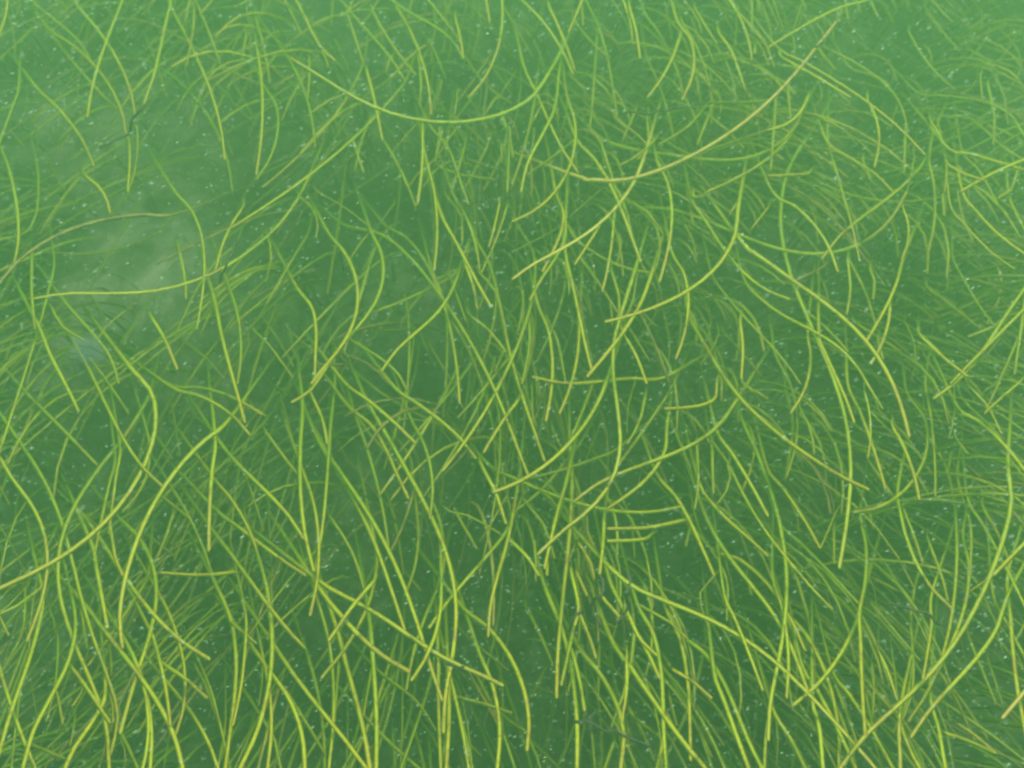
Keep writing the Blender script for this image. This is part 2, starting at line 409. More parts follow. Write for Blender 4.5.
('nw', '907.9,393.9 923.0,414.4 928.1,436.7 924.6,459.1 913.9,479.8 897.5,496.8 876.7,508.4 852.9,512.7', 0.47, 0.16, 5.71, 'large hook-shaped green blade bending round to the left, right-hand lower middle'),
('n', '778.0,47.5 804.8,62.3 831.2,77.8 856.9,94.4 881.5,112.5 904.5,132.6 925.5,155.0', 0.576, 0.1, 5.1, 'long nearly straight blade descending right from the golden straw blade, upper right'),
('nw', '75.0,618.5 69.3,657.7 52.4,693.8 33.7,729.6 22.5,768.0 9.9,811.2', 0.6, 0.178, 5.71, 'long slightly curved broad bright lime blade, running off-frame down, bottom far left'),
('nw', '42.5,596.0 37.9,627.4 29.5,657.9 19.2,688.0 8.8,718.0 0.1,748.5 -12.4,791.8', 0.562, 0.176, 5.71, 'long slightly curved broad bright lime blade, tip down, bottom far left'),
('nw', '682.0,633.5 706.0,654.7 723.0,681.0 736.0,710.0 748.0,739.8 762.0,768.0 782.0,808.3', 0.547, 0.176, 5.71, 'long curved broad bright lime blade, running off-frame down-right, bottom right of centre'),
('nwb', '612.0,641.0 630.0,666.8 647.7,692.7 665.8,718.5 684.5,743.7 704.5,768.0 733.1,802.7', 0.608, 0.175, 5.71, 'long straight broad bright lime blade, running off-frame down-right, bottom right of centre'),
('n', '934.4,132.6 925.4,159.6 908.1,181.3 885.9,200.0 861.9,217.7 839.4,236.8 821.8,259.6', 0.515, 0.194, 5.1, 'long curved bright lime blade, tip down-left, crossing the wavy brown-tinged blade'),
('nw', '368.5,613.5 372.2,652.0 375.0,690.6 376.5,729.3 376.0,768.0 375.5,813.0', 0.546, 0.172, 5.71, 'long straight broad bright lime blade, running off-frame down, bottom left of centre'),
('n', '328.5,233.3 342.4,249.9 352.6,268.8 357.4,289.8 356.3,311.4 349.4,332.0 338.1,350.4 324.3,366.9 311.0,384.0', 0.538, 0.192, 5.1, 'long strongly bowed bright lime blade, tip down, upper middle left of centre'),
('nb', '371.0,524.0 376.6,558.2 372.3,591.4 360.1,622.9 342.3,652.2 321.0,678.5', 0.517, 0.189, 5.1, 'long curved bright lime blade, brown tip down, crossing the slanting orange-tipped blade'),
('nw', '1008.0,576.0 1010.4,613.1 1013.1,650.1 1017.3,687.0 1024.0,723.5 1032.1,767.8', 0.556, 0.165, 5.71, 'straight broad bright lime blade, running off-frame down, lower far right'),
('n', '463.5,608.5 485.1,625.3 503.0,646.2 516.6,670.2 525.4,696.4 529.0,723.6 527.0,751.0', 0.574, 0.183, 5.1, 'long curved bright lime blade, tip down-right, crossing the hair-thin pale blade'),
('n', '363.4,62.4 352.2,87.4 338.1,110.3 321.6,131.4 303.1,151.1 283.2,169.7 262.2,187.5', 0.464, 0.182, 5.1, 'long curved bright lime blade, tip down-left, crossing the bowl-shaped blade'),
('nw', '215.0,534.0 229.9,553.1 244.2,572.7 258.4,592.4 272.9,611.8 288.2,630.6 304.8,648.5', 0.49, 0.162, 5.71, 'straight broad bright lime blade, tip down-right, lower left'),
('nw', '712.0,548.9 738.6,559.2 761.0,576.9 779.5,599.7 794.2,625.2 805.5,651.0', 0.484, 0.161, 5.71, 'curved broad bright lime blade, tip down-right, lower right'),
('n', '664.5,603.5 680.4,640.7 687.7,680.2 690.0,720.7 690.7,761.0', 0.525, 0.179, 5.1, 'long slightly curved bright lime blade, tip down, bottom right of centre'),
('n', '172.5,10.0 184.8,33.7 196.5,57.7 207.0,82.3 215.6,107.4 221.6,133.3 224.5,160.0', 0.524, 0.178, 5.1, 'long slightly curved bright lime blade, tip down, top left'),
('n', '567.0,95.0 574.9,120.5 575.0,146.2 568.0,170.7 554.7,192.5 535.7,210.1 511.9,222.0', 0.553, 0.173, 5.1, 'long strongly bowed bright lime blade, tip down-left, upper centre'),
('n', '301.0,466.5 313.2,502.5 318.4,540.4 317.1,578.7 309.8,616.0', 0.525, 0.17, 5.1, 'long curved bright lime blade, tip down, lower middle left of centre'),
('nw', '338.5,636.0 347.2,668.8 356.3,701.5 364.3,734.5 369.8,768.0 377.0,812.4', 0.553, 0.151, 5.71, 'straight broad bright lime blade, running off-frame down, bottom left of centre'),
('n', '276.0,648.5 297.2,679.4 320.0,709.0 343.4,738.2 366.0,768.0 393.2,803.8', 0.58, 0.166, 5.1, 'straight bright lime blade, running off-frame down-right, bottom left of centre'),
('n', '963.0,534.0 969.0,563.7 967.6,593.0 960.4,621.6 949.1,649.4 935.5,676.0', 0.493, 0.166, 5.1, 'curved bright lime blade, tip down, crossing the great curved blade'),
('n', '84.9,362.0 95.9,383.9 106.5,406.5 117.5,428.8 129.9,450.1 144.5,469.6 162.5,486.5', 0.521, 0.165, 5.1, 'slightly curved bright lime blade, tip down-right, crossing the S-curved blade'),
('nwb', '579.5,648.5 600.1,674.3 615.8,702.8 623.6,734.0 620.7,768.0 616.9,812.8', 0.524, 0.146, 5.71, 'curved broad bright lime blade, running off-frame down, bottom right of centre'),
('n', '175.0,192.0 191.1,210.4 200.2,232.3 203.9,256.4 203.5,281.4 200.5,306.1 196.3,329.5', 0.536, 0.163, 5.1, 'curved bright lime blade, tip down, crossing the broad blade over the sand'),
('nb', '160.0,596.0 172.2,622.5 180.8,650.3 184.8,679.0 183.2,707.7 175.0,736.0', 0.516, 0.162, 5.1, 'curved bright lime blade, brown tip down, bottom left'),
('n', '692.0,199.5 704.8,219.6 717.9,240.1 732.1,259.6 748.3,276.8 767.5,290.5 790.5,299.5', 0.543, 0.16, 5.1, 'curved bright lime blade, tip down-right, crossing the wavy brown-tinged blade'),
('n', '1049.8,252.7 1024.0,289.5 1007.6,312.9 991.9,337.2 975.2,360.7 956.1,381.8 933.0,399.0', 0.531, 0.16, 5.1, 'slightly curved bright lime blade, tip down-left, middle far right'),
('n', '431.0,267.0 440.7,293.6 448.3,320.6 453.9,348.1 457.6,375.9 459.7,404.0', 0.451, 0.156, 5.1, 'slightly curved bright lime blade, tip down, crossing the slanted green blade'),
('nb', '577.0,140.0 592.9,157.2 605.6,176.4 615.9,197.0 624.7,218.5 632.7,240.3 640.7,262.0', 0.579, 0.155, 5.1, 'slightly curved bright lime blade, brown tip down-right, crossing the golden straw blade'),
('nwb', '321.0,591.0 340.1,614.8 360.5,637.0 383.4,656.5 409.8,672.2', 0.596, 0.135, 5.71, 'curved broad bright lime blade, brown tip down-right, lower left of centre'),
('nb', '898.0,489.0 901.2,515.6 907.9,541.9 918.3,566.8 932.8,589.4 951.7,608.5', 0.522, 0.15, 5.1, 'curved bright lime blade, brown tip down-right, crossing the hook-shaped blade'),
('nw', '650.8,277.0 640.0,304.9 624.6,330.4 606.3,354.2 587.0,377.0', 0.6, 0.133, 5.71, 'slightly curved broad bright lime blade, tip down-left, crossing the sickle-shaped blade'),
('n', '51.2,31.3 69.9,43.3 86.8,57.7 101.5,74.3 113.4,92.8 121.8,113.1 126.2,135.0', 0.453, 0.148, 5.1, 'curved bright lime blade, tip down-right, top far left'),
('n', '217.5,439.0 233.9,459.7 252.5,478.6 271.5,497.1 289.0,516.7 303.5,539.0', 0.491, 0.147, 5.1, 'slightly curved bright lime blade, tip down-right, lower middle left, upper of two'),
('n', '125.1,641.0 138.9,670.8 147.6,701.9 151.3,734.3 150.0,768.0 148.2,813.0', 0.577, 0.146, 5.1, 'curved bright lime blade, running off-frame down, bottom left'),
('n', '662.0,378.2 629.4,378.5 596.7,382.0 564.1,383.4 532.0,377.0', 0.511, 0.145, 5.1, 'slightly curved bright lime blade, tip left, crossing the sickle-shaped blade'),
('n', '860.5,606.0 860.6,638.5 861.5,671.1 863.1,703.5 865.5,736.0', 0.577, 0.145, 5.1, 'straight bright lime blade, tip down, bottom right'),
('nb', '657.0,160.0 666.5,179.1 671.2,199.3 672.0,220.1 669.7,241.1 665.2,261.9 659.5,282.0', 0.57, 0.14, 5.1, 'curved bright lime blade, brown tip down, crossing the wavy brown-tinged blade'),
('nb', '828.0,140.0 834.6,164.4 841.6,188.6 848.6,212.9 854.9,237.3 860.0,262.0', 0.531, 0.14, 5.1, 'straight bright lime blade, brown tip down, crossing the wavy brown-tinged blade'),
('nwb', '215.0,440.3 212.1,468.0 210.0,495.8 208.9,523.6 208.7,551.5', 0.557, 0.1, 5.71, 'upright yellow-green blade with blunt bright yellow tip, alone in dark water lower left'),
('nb', '78.8,7.5 92.2,23.2 104.8,39.9 115.9,57.6 125.1,76.2 131.6,95.8 135.0,116.3', 0.489, 0.139, 5.1, 'curved bright lime blade, brown tip down-right, top far left'),
('n', '215.0,302.0 221.0,332.5 228.6,362.7 236.9,392.7 245.0,422.8', 0.506, 0.138, 5.1, 'straight bright lime blade, tip down, middle left'),
('n', '773.0,576.0 781.9,605.8 787.1,636.2 788.8,667.1 786.7,698.5', 0.535, 0.138, 5.1, 'slightly curved bright lime blade, tip down, crossing the thick descending blade'),
('n', '506.0,531.5 486.8,555.9 466.4,579.3 446.4,603.1 428.5,628.5', 0.486, 0.138, 5.1, 'straight bright lime blade, tip down-left, lower centre'),
('n', '139.2,-41.8 122.5,0.0 111.1,28.6 100.6,57.5 92.2,87.1 87.0,117.5', 0.498, 0.137, 5.1, 'slightly curved bright lime blade, tip down, top far left'),
('n', '537.0,302.0 548.2,330.4 552.4,360.7 551.1,391.5 545.8,421.5', 0.522, 0.136, 5.1, 'curved bright lime blade, tip down, at the middle'),
('n', '478.5,651.0 490.3,678.8 497.4,707.5 499.7,737.3 497.2,768.0 493.7,812.9', 0.565, 0.134, 5.1, 'curved bright lime blade, running off-frame down, crossing the slanting orange-tipped blade'),
('n', '558.3,80.0 554.4,108.9 541.6,135.7 527.8,162.7 520.8,192.0', 0.544, 0.133, 5.1, 'slightly curved bright lime blade, tip down, upper centre'),
('n', '968.1,498.9 983.1,524.5 997.3,550.4 1010.9,576.8 1023.9,603.6 1043.5,644.1', 0.484, 0.132, 5.1, 'slightly curved bright lime blade, running off-frame down-right, crossing the great curved blade lower far right'),
('n', '524.5,67.5 537.1,94.3 548.9,121.4 561.9,147.8 578.3,172.5', 0.521, 0.131, 5.1, 'slightly curved bright lime blade, tip down-right, crossing the bowl-shaped blade'),
('n', '258.5,57.5 261.8,86.8 262.3,116.3 260.2,145.8 256.0,175.0', 0.521, 0.131, 5.1, 'slightly curved bright lime blade, tip down, upper left'),
('n', '801.7,663.5 816.5,689.0 830.4,714.9 843.4,741.2 855.5,768.0 874.2,808.9', 0.547, 0.131, 5.1, 'slightly curved bright lime blade, running off-frame down-right, crossing the great curved blade bottom right'),
('n', '657.0,474.0 675.8,496.6 690.4,522.1 702.7,549.1 714.5,576.0', 0.477, 0.131, 5.1, 'slightly curved bright lime blade, tip down-right, lower middle right of centre, left one of two'),
('n', '565.7,254.5 572.3,283.2 578.3,312.1 584.4,340.9 591.5,369.5', 0.571, 0.131, 5.1, 'straight bright lime blade, tip down, upper middle centre'),
('nw', '724.5,593.5 734.8,617.6 744.7,641.9 754.2,666.4 763.3,691.0', 0.55, 0.1, 5.71, 'long green blade slanting down-right to a brown end in dark water, lower right of centre'),
('nb', '798.0,122.5 785.5,142.1 768.7,158.2 749.1,171.5 728.1,182.6 707.0,192.0', 0.505, 0.13, 5.1, 'curved bright lime blade, brown tip down-left, upper right'),
('n', '396.0,5.0 410.0,30.5 421.0,57.6 428.2,86.0 431.0,115.0', 0.461, 0.13, 5.1, 'curved bright lime blade, tip down, top left of centre'),
('n', '511.0,524.0 504.3,552.2 496.3,580.1 489.9,608.3 488.0,637.2', 0.5, 0.1, 5.1, 'hair-thin pale blade hanging nearly upright in dark water, bottom middle'),
('nwb', '-13.0,627.9 -0.0,671.0 7.4,695.7 15.7,720.1 24.9,744.2 35.0,768.0 52.6,809.4', 0.531, 0.115, 5.71, 'straight broad bright lime blade, running off-frame down, bottom far left'),
('nw', '271.0,673.5 286.1,694.4 296.7,717.1 302.9,741.6 304.7,768.0 307.8,812.9', 0.573, 0.114, 5.71, 'curved broad bright lime blade, running off-frame down, bottom left of centre'),
('n', '608.2,576.0 619.7,602.3 633.5,627.3 647.5,652.4 659.5,678.5', 0.501, 0.128, 5.1, 'straight bright lime blade, tip down-right, lower right of centre'),
('n', '833.0,671.0 849.4,694.4 864.9,718.3 879.4,742.9 893.0,768.0 914.4,807.6', 0.509, 0.127, 5.1, 'straight bright lime blade, running off-frame down-right, crossing the great curved blade'),
('n', '245.1,613.5 245.1,641.7 242.9,669.8 238.7,697.9 232.4,726.0', 0.537, 0.127, 5.1, 'slightly curved bright lime blade, tip down, bottom left, right one of two'),
('nb', '672.0,252.0 683.3,271.5 688.2,293.3 687.8,316.0 683.3,338.5 675.8,359.5', 0.529, 0.126, 5.1, 'curved bright lime blade, brown tip down, crossing the bow-shaped blade'),
('n', '453.5,287.0 439.1,311.0 418.8,330.4 397.8,349.4 381.0,372.0', 0.5, 0.1, 5.1, 'straight green blade slanting down-left to a fine tip, above the middle'),
('nw', '714.5,673.5 722.7,697.2 731.1,720.8 739.6,744.4 748.3,768.0 763.8,810.2', 0.57, 0.112, 5.71, 'straight broad bright lime blade, running off-frame down, bottom right of centre'),
('n', '348.5,406.5 370.0,424.2 384.9,447.7 396.7,473.8 408.5,499.0', 0.467, 0.125, 5.1, 'curved bright lime blade, tip down-right, lower middle left of centre'),
('n', '911.4,-11.9 868.0,-0.0 841.3,7.2 816.1,19.0 791.8,33.1 768.0,47.5', 0.502, 0.124, 5.1, 'slightly curved bright lime blade, tip down-left, top right'),
('n', '848.0,384.0 859.1,409.6 869.0,435.6 877.8,462.1 885.5,489.0', 0.522, 0.124, 5.1, 'straight bright lime blade, tip down, middle right, lower of two'),
('nb', '426.0,160.0 433.1,186.8 436.5,214.2 436.7,242.0 434.0,269.5', 0.513, 0.123, 5.1, 'slightly curved bright lime blade, brown tip down, upper left of centre'),
('nb', '217.5,511.5 239.4,528.0 261.1,544.7 283.1,560.9 306.0,576.0', 0.5, 0.122, 5.1, 'straight bright lime blade, brown tip down-right, lower middle left'),
('n', '667.0,426.5 665.6,448.2 656.4,467.1 641.9,483.4 624.6,497.3 607.0,509.0', 0.49, 0.12, 5.1, 'curved bright lime blade, tip down-left, crossing the pale speckled blade'),
('n', '181.7,-43.8 171.2,-0.0 165.0,26.1 159.4,52.4 152.8,78.4 143.7,103.7', 0.456, 0.119, 5.1, 'straight bright lime blade, tip down, top left'),
('n', '396.0,389.0 418.0,404.1 439.7,420.1 459.5,438.0 476.0,459.0', 0.46, 0.119, 5.1, 'slightly curved bright lime blade, tip down-right, at the middle'),
('n', '438.5,661.0 438.5,696.0 441.0,768.0 442.6,813.0', 0.515, 0.119, 5.1, 'straight bright lime blade, running off-frame down, bottom centre'),
('nb', '502.0,-45.0 502.2,-0.0 502.4,21.4 499.3,42.5 492.7,62.7 482.6,81.2 468.5,97.5', 0.503, 0.118, 5.1, 'curved bright lime blade, brown tip down, top centre'),
('nb', '773.0,192.0 795.5,206.5 814.3,224.9 828.7,246.9 838.0,272.0', 0.581, 0.118, 5.1, 'curved bright lime blade, brown tip down-right, crossing the wavy brown-tinged blade'),
('m', '131.2,53.7 158.8,66.9 182.6,85.2 202.3,107.7 217.4,133.7 227.6,162.1 232.4,192.0', 0.355, 0.201, 4.8, 'long strongly bowed mid-green blade, tip down-right, top left'),
('n', '7.5,165.0 13.9,190.4 17.8,216.3 18.0,242.4 13.0,268.3', 0.478, 0.116, 5.1, 'curved bright lime blade, tip down, crossing the arched olive blade'),
('n', '1055.9,277.7 1024.0,309.5 1005.5,328.0 987.1,346.6 968.7,365.2 950.5,384.0', 0.518, 0.116, 5.1, 'straight bright lime blade, tip down-left, middle far right'),
('nw', '958.0,406.5 976.9,419.8 994.2,434.6 1009.9,451.0 1024.0,469.0 1051.8,504.3', 0.503, 0.102, 5.71, 'slightly curved broad bright lime blade, running off-frame down-right, middle far right'),
('n', '442.3,217.0 454.5,239.5 466.4,262.1 478.4,284.7 491.0,307.0', 0.537, 0.114, 5.1, 'straight bright lime blade, tip down-right, upper middle centre'),
('nw', '105.0,688.5 99.1,710.1 87.3,729.1 74.4,747.7 65.0,768.0 46.2,808.9', 0.561, 0.1, 5.71, 'slightly curved broad bright lime blade, running off-frame down-left, bottom far left'),
('n', '699.5,484.0 713.3,505.0 730.7,522.9 749.7,539.4 768.0,556.5', 0.503, 0.111, 5.1, 'slightly curved bright lime blade, tip down-right, lower middle right of centre, right one of two'),
('n', '717.0,431.5 731.0,452.0 744.1,473.0 756.4,494.5 768.0,516.5', 0.498, 0.11, 5.1, 'slightly curved bright lime blade, tip down-right, lower middle right, left one of two'),
('n', '441.1,588.5 439.7,613.3 434.3,637.0 424.7,659.5 411.0,681.0', 0.554, 0.11, 5.1, 'curved bright lime blade, tip down, crossing the slanting orange-tipped blade'),
('n', '150.0,631.0 157.6,654.2 163.4,677.7 167.6,701.7 170.0,726.0', 0.53, 0.108, 5.1, 'slightly curved bright lime blade, tip down, bottom left, left one of two'),
('nb', '37.5,88.7 55.1,105.3 71.1,123.7 84.3,143.9 93.8,166.2', 0.461, 0.108, 5.1, 'slightly curved bright lime blade, brown tip down-right, upper far left'),
('n', '297.3,288.2 311.6,307.1 316.0,330.7 315.3,355.9 314.8,379.5', 0.476, 0.108, 5.1, 'curved bright lime blade, tip down, middle left of centre'),
('n', '768.0,469.0 782.8,487.9 796.4,507.5 809.0,527.9 820.5,549.0', 0.462, 0.107, 5.1, 'slightly curved bright lime blade, tip down-right, lower middle right, right one of two'),
('n', '565.7,214.5 564.5,238.7 554.3,259.8 540.7,279.8 529.5,300.7', 0.516, 0.106, 5.1, 'curved bright lime blade, tip down-left, crossing the slim straw blade'),
('n', '819.3,334.5 827.2,356.9 836.9,378.6 846.5,400.3 854.3,422.7', 0.579, 0.106, 5.1, 'straight bright lime blade, tip down, middle right, upper of two'),
('n', '579.5,322.0 578.6,346.0 575.0,369.3 568.6,392.0 559.5,414.0', 0.51, 0.105, 5.1, 'slightly curved bright lime blade, tip down, at the middle'),
('n', '903.0,259.5 896.9,282.2 887.7,303.8 876.5,324.5 864.3,344.5', 0.564, 0.104, 5.1, 'slightly curved bright lime blade, tip down-left, crossing the long diagonal blade'),
('nw', '92.4,546.5 96.3,567.0 100.1,587.5 103.8,608.0 107.6,628.5', 0.485, 0.093, 5.71, 'straight broad bright lime blade, tip down, lower far left'),
('n', '950.5,204.5 964.2,223.4 979.5,240.6 996.6,256.0 1015.5,269.5', 0.575, 0.103, 5.1, 'slightly curved bright lime blade, tip down-right, upper middle far right'),
('m', '793.0,162.5 819.0,181.4 848.1,193.9 879.3,200.4 911.3,201.3 943.0,197.0', 0.422, 0.178, 4.8, 'long curved mid-green blade, tip right, crossing the wavy brown-tinged blade'),
('n', '346.0,384.0 364.6,397.7 382.5,412.3 399.6,427.7 416.0,444.0', 0.493, 0.103, 5.1, 'slightly curved bright lime blade, tip down-right, middle left of centre'),
('n', '490.0,-31.7 522.0,-0.0 538.3,16.1 552.4,34.3 564.1,54.0 573.3,75.0', 0.511, 0.102, 5.1, 'slightly curved bright lime blade, tip down-right, top centre'),
('mo', '117.4,17.7 140.2,20.5 161.2,27.8 180.9,38.3 199.8,50.4 218.3,62.8 236.9,74.1 255.9,82.9', 0.388, 0.175, 4.8, 'long curved olive-brown blade, tip down-right, top left'),
('n', '40.0,329.5 48.3,350.6 58.4,370.9 68.9,391.0 78.7,411.5', 0.509, 0.101, 5.1, 'straight bright lime blade, tip down-right, middle far left'),
('n', '175.0,389.0 196.9,395.0 217.2,404.7 235.1,418.2 250.0,435.3', 0.456, 0.1, 5.1, 'curved bright lime blade, tip down-right, middle left'),
('n', '451.0,681.0 456.2,702.6 460.9,724.3 465.0,746.1 468.5,768.0 475.8,812.4', 0.499, 0.099, 5.1, 'slightly curved bright lime blade, running off-frame down, bottom centre'),
('m', '917.9,576.0 911.4,612.8 912.9,651.1 912.6,689.3 900.5,726.0', 0.442, 0.17, 4.8, 'long slightly curved mid-green blade, tip down, crossing the great curved blade'),
('n', '565.8,484.0 557.0,514.0 544.5,569.0', 0.495, 0.097, 5.1, 'straight bright lime blade, tip down, crossing the sickle-shaped blade'),
('n', '963.0,192.0 975.7,210.0 990.1,226.2 1006.2,240.6 1024.0,253.3 1060.6,279.4', 0.589, 0.097, 5.1, 'slightly curved bright lime blade, running off-frame down-right, upper middle far right'),
('n', '677.0,20.0 689.9,38.2 694.2,58.6 691.1,79.7 682.0,100.0', 0.549, 0.097, 5.1, 'strongly bowed bright lime blade, tip down, top right of centre'),
('n', '808.0,332.0 811.0,354.1 809.1,375.2 802.3,395.1 790.5,414.0', 0.513, 0.096, 5.1, 'curved bright lime blade, tip down, middle right'),
('fw', '177.5,213.2 156.2,232.4 131.3,244.9 104.2,251.7 75.8,253.8 47.5,252.0', 0.224, 0.157, 5.04, 'curved broad faint green blade, tip left, upper middle far left'),
('nb', '120.0,449.0 116.8,470.2 113.9,491.4 111.2,512.7 108.7,534.0', 0.457, 0.095, 5.1, 'straight bright lime blade, brown tip down, crossing the S-curved blade'),
('n', '555.7,192.0 563.4,212.4 560.5,233.0 551.9,253.1 542.0,272.0', 0.54, 0.095, 5.1, 'curved bright lime blade, tip down, crossing the slim straw blade'),
('n', '931.8,596.0 931.8,626.0 923.0,681.0', 0.53, 0.095, 5.1, 'slightly curved bright lime blade, tip down, crossing the great curved blade'),
('m', '868.0,539.0 885.0,562.7 900.4,587.4 914.2,612.9 926.7,639.1 938.0,666.0', 0.404, 0.162, 4.8, 'slightly curved mid-green blade, tip down-right, crossing the great curved blade'),
('m', '712.1,274.4 725.2,294.0 740.1,312.0 755.9,329.1 771.8,346.2 787.0,364.2 800.6,384.0', 0.473, 0.159, 4.8, 'slightly curved mid-green blade, tip down-right, middle right'),
('n', '142.5,686.0 146.7,706.3 148.1,726.8 146.7,747.3 142.5,768.0 133.5,812.1', 0.575, 0.092, 5.1, 'slightly curved bright lime blade, running off-frame down, bottom left, left one of two'),
('n', '828.0,142.5 844.9,154.4 862.3,165.0 878.8,176.7 893.0,192.0', 0.503, 0.092, 5.1, 'slightly curved bright lime blade, tip down-right, upper right'),
('n', '215.0,480.2 228.2,495.6 239.5,512.2 248.7,530.0 256.0,549.0', 0.481, 0.09, 5.1, 'slightly curved bright lime blade, tip down-right, lower middle left, lower of two'),
('nw', '448.5,696.0 448.5,726.0 446.0,768.0 443.3,812.9', 0.524, 0.08, 5.71, 'straight broad bright lime blade, running off-frame down, bottom centre'),
('n', '422.2,125.0 422.7,145.0 422.0,164.9 420.2,184.8 417.3,204.5', 0.493, 0.089, 5.1, 'straight bright lime blade, tip down, upper left of centre'),
('n', '268.5,688.5 271.0,731.0 267.2,768.0 262.7,812.8', 0.575, 0.089, 5.1, 'slightly curved bright lime blade, running off-frame down, bottom left, right one of two'),
('n', '180.0,698.5 192.1,714.5 202.4,731.4 210.9,749.2 217.5,768.0 232.5,810.4', 0.542, 0.088, 5.1, 'slightly curved bright lime blade, running off-frame down-right, bottom left'),
('n', '948.0,147.5 967.1,152.9 986.1,158.4 1005.1,164.2 1024.0,170.0 1067.0,183.4', 0.548, 0.088, 5.1, 'straight bright lime blade, running off-frame right, upper far right'),
('nb', '893.0,426.5 902.2,444.0 909.7,462.1 915.4,480.9 919.3,500.2', 0.524, 0.087, 5.1, 'yellow blade with brown tip standing in front of the hook-shaped blade'),
('m', '263.5,25.0 281.0,46.1 295.0,69.3 305.4,94.1 312.2,120.3 315.2,147.5', 0.41, 0.151, 4.8, 'curved mid-green blade, tip down-right, top left of centre, left one of two'),
('nb', '614.5,214.5 613.0,234.1 610.5,253.6 607.0,272.9 602.5,292.0', 0.572, 0.087, 5.1, 'straight bright lime blade, brown tip down, upper middle right of centre'),
('nw', '70.0,666.0 85.0,686.0 110.0,723.5', 0.522, 0.078, 5.71, 'straight broad bright lime blade, tip down-right, bottom far left'),
('n', '783.0,57.5 818.0,77.5 850.5,97.5', 0.589, 0.087, 5.1, 'straight bright lime blade, tip down-right, crossing the golden straw blade'),
('n', '684.5,520.2 647.0,527.8 607.0,529.0', 0.5, 0.087, 5.1, 'short flat horizontal green blade above a shorter one, right below the middle'),
('m', '356.0,416.5 366.9,448.3 376.2,480.5 383.5,513.3 388.5,546.5', 0.406, 0.149, 4.8, 'slightly curved mid-green blade, tip down, lower middle left of centre'),
('n', '237.5,571.5 200.0,575.2 160.0,572.8', 0.465, 0.086, 5.1, 'slightly curved bright lime blade, tip left, lower left'),
('n', '930.5,693.5 938.0,726.0 945.5,768.0 953.4,812.3', 0.533, 0.084, 5.1, 'straight bright lime blade, running off-frame down, crossing the orange-edged curved blade'),
('n', '373.5,581.0 351.0,608.5 328.5,641.0', 0.558, 0.083, 5.1, 'straight bright lime blade, tip down-left, crossing the slanting orange-tipped blade'),
('nb', '275.3,-39.9 296.0,0.0 304.5,16.3 312.5,33.4 322.3,49.0 336.0,61.3', 0.502, 0.082, 5.1, 'slightly curved bright lime blade, brown tip down-right, top left of centre'),
('n', '562.0,504.0 549.5,544.0 547.0,576.0', 0.468, 0.082, 5.1, 'slightly curved bright lime blade, tip down, crossing the sickle-shaped blade'),
('m', '775.5,354.5 790.2,383.8 797.0,413.9 795.8,444.8 786.8,476.5', 0.422, 0.141, 4.8, 'curved mid-green blade, tip down, middle right, upper of two'),
('n', '627.0,651.0 627.0,688.5 622.0,723.5', 0.573, 0.081, 5.1, 'slightly curved bright lime blade, tip down, bottom right of centre'),
('m', '27.6,646.0 22.5,676.4 18.0,706.8 14.3,737.3 11.2,768.0 6.7,812.8', 0.396, 0.137, 4.8, 'slightly curved mid-green blade, running off-frame down, bottom far left'),
('n', '1065.7,143.0 1024.0,160.0 1007.5,166.7 991.5,174.2 975.8,182.7 960.5,192.0', 0.578, 0.079, 5.1, 'slightly curved bright lime blade, tip down-left, upper far right'),
('n', '242.5,207.0 232.8,222.1 225.0,237.9 219.1,254.6 215.0,272.0', 0.47, 0.079, 5.1, 'slightly curved bright lime blade, tip down-left, upper middle left'),
('n', '864.2,389.0 868.6,406.4 870.7,423.9 870.5,441.4 868.0,459.0', 0.525, 0.079, 5.1, 'slightly curved bright lime blade, tip down, middle right'),
('n', '137.0,131.2 137.1,149.1 135.2,166.5 131.1,183.5 125.0,200.0', 0.463, 0.078, 5.1, 'slightly curved bright lime blade, tip down, upper far left'),
('n', '868.0,100.0 875.5,116.3 879.0,132.9 878.6,150.0 874.2,167.5', 0.542, 0.078, 5.1, 'curved bright lime blade, tip down, crossing the upper diagonal blade'),
('m', '918.0,92.5 941.4,95.6 966.3,98.3 990.1,103.6 1010.2,114.8 1024.0,135.1 1049.4,172.2', 0.455, 0.134, 4.8, 'curved mid-green blade, running off-frame right, top far right'),
('m', '662.0,666.0 681.1,689.2 697.8,714.0 712.3,740.2 724.5,768.0 742.6,809.2', 0.359, 0.134, 4.8, 'slightly curved mid-green blade, running off-frame down-right, bottom right of centre'),
('m', '567.7,-38.1 587.0,2.5 597.2,23.9 604.6,46.6 609.8,70.1 613.7,93.9 617.0,117.5', 0.42, 0.133, 4.8, 'slightly curved mid-green blade, tip down, top right of centre, left one of two'),
('n', '367.2,72.5 371.6,89.3 375.5,106.1 379.1,123.0 382.3,140.0', 0.494, 0.077, 5.1, 'straight bright lime blade, tip down, crossing the bowl-shaped blade'),
('n', '679.5,37.5 673.8,53.8 666.5,69.3 657.6,83.8 647.0,97.5', 0.574, 0.076, 5.1, 'slightly curved bright lime blade, tip down-left, top right of centre'),
('n', '717.1,384.0 715.2,398.7 700.2,405.7 680.5,408.2 664.5,409.0', 0.538, 0.076, 5.1, 'strongly bowed bright lime blade, tip down-left, middle right of centre'),
('n', '813.0,701.0 819.2,726.0 823.0,768.0 827.0,812.8', 0.568, 0.075, 5.1, 'slightly curved bright lime blade, running off-frame down, bottom right'),
('n', '773.0,708.5 790.5,738.5 805.5,768.0 825.9,808.1', 0.504, 0.075, 5.1, 'straight bright lime blade, running off-frame down-right, bottom right'),
('n', '549.5,7.5 556.7,22.8 563.3,38.3 569.2,54.0 574.5,70.0', 0.505, 0.075, 5.1, 'straight bright lime blade, tip down, top centre'),
('nw', '604.5,516.5 603.2,544.0 599.5,576.0', 0.484, 0.066, 5.71, 'short straight broad bright lime blade, tip down, lower middle right of centre'),
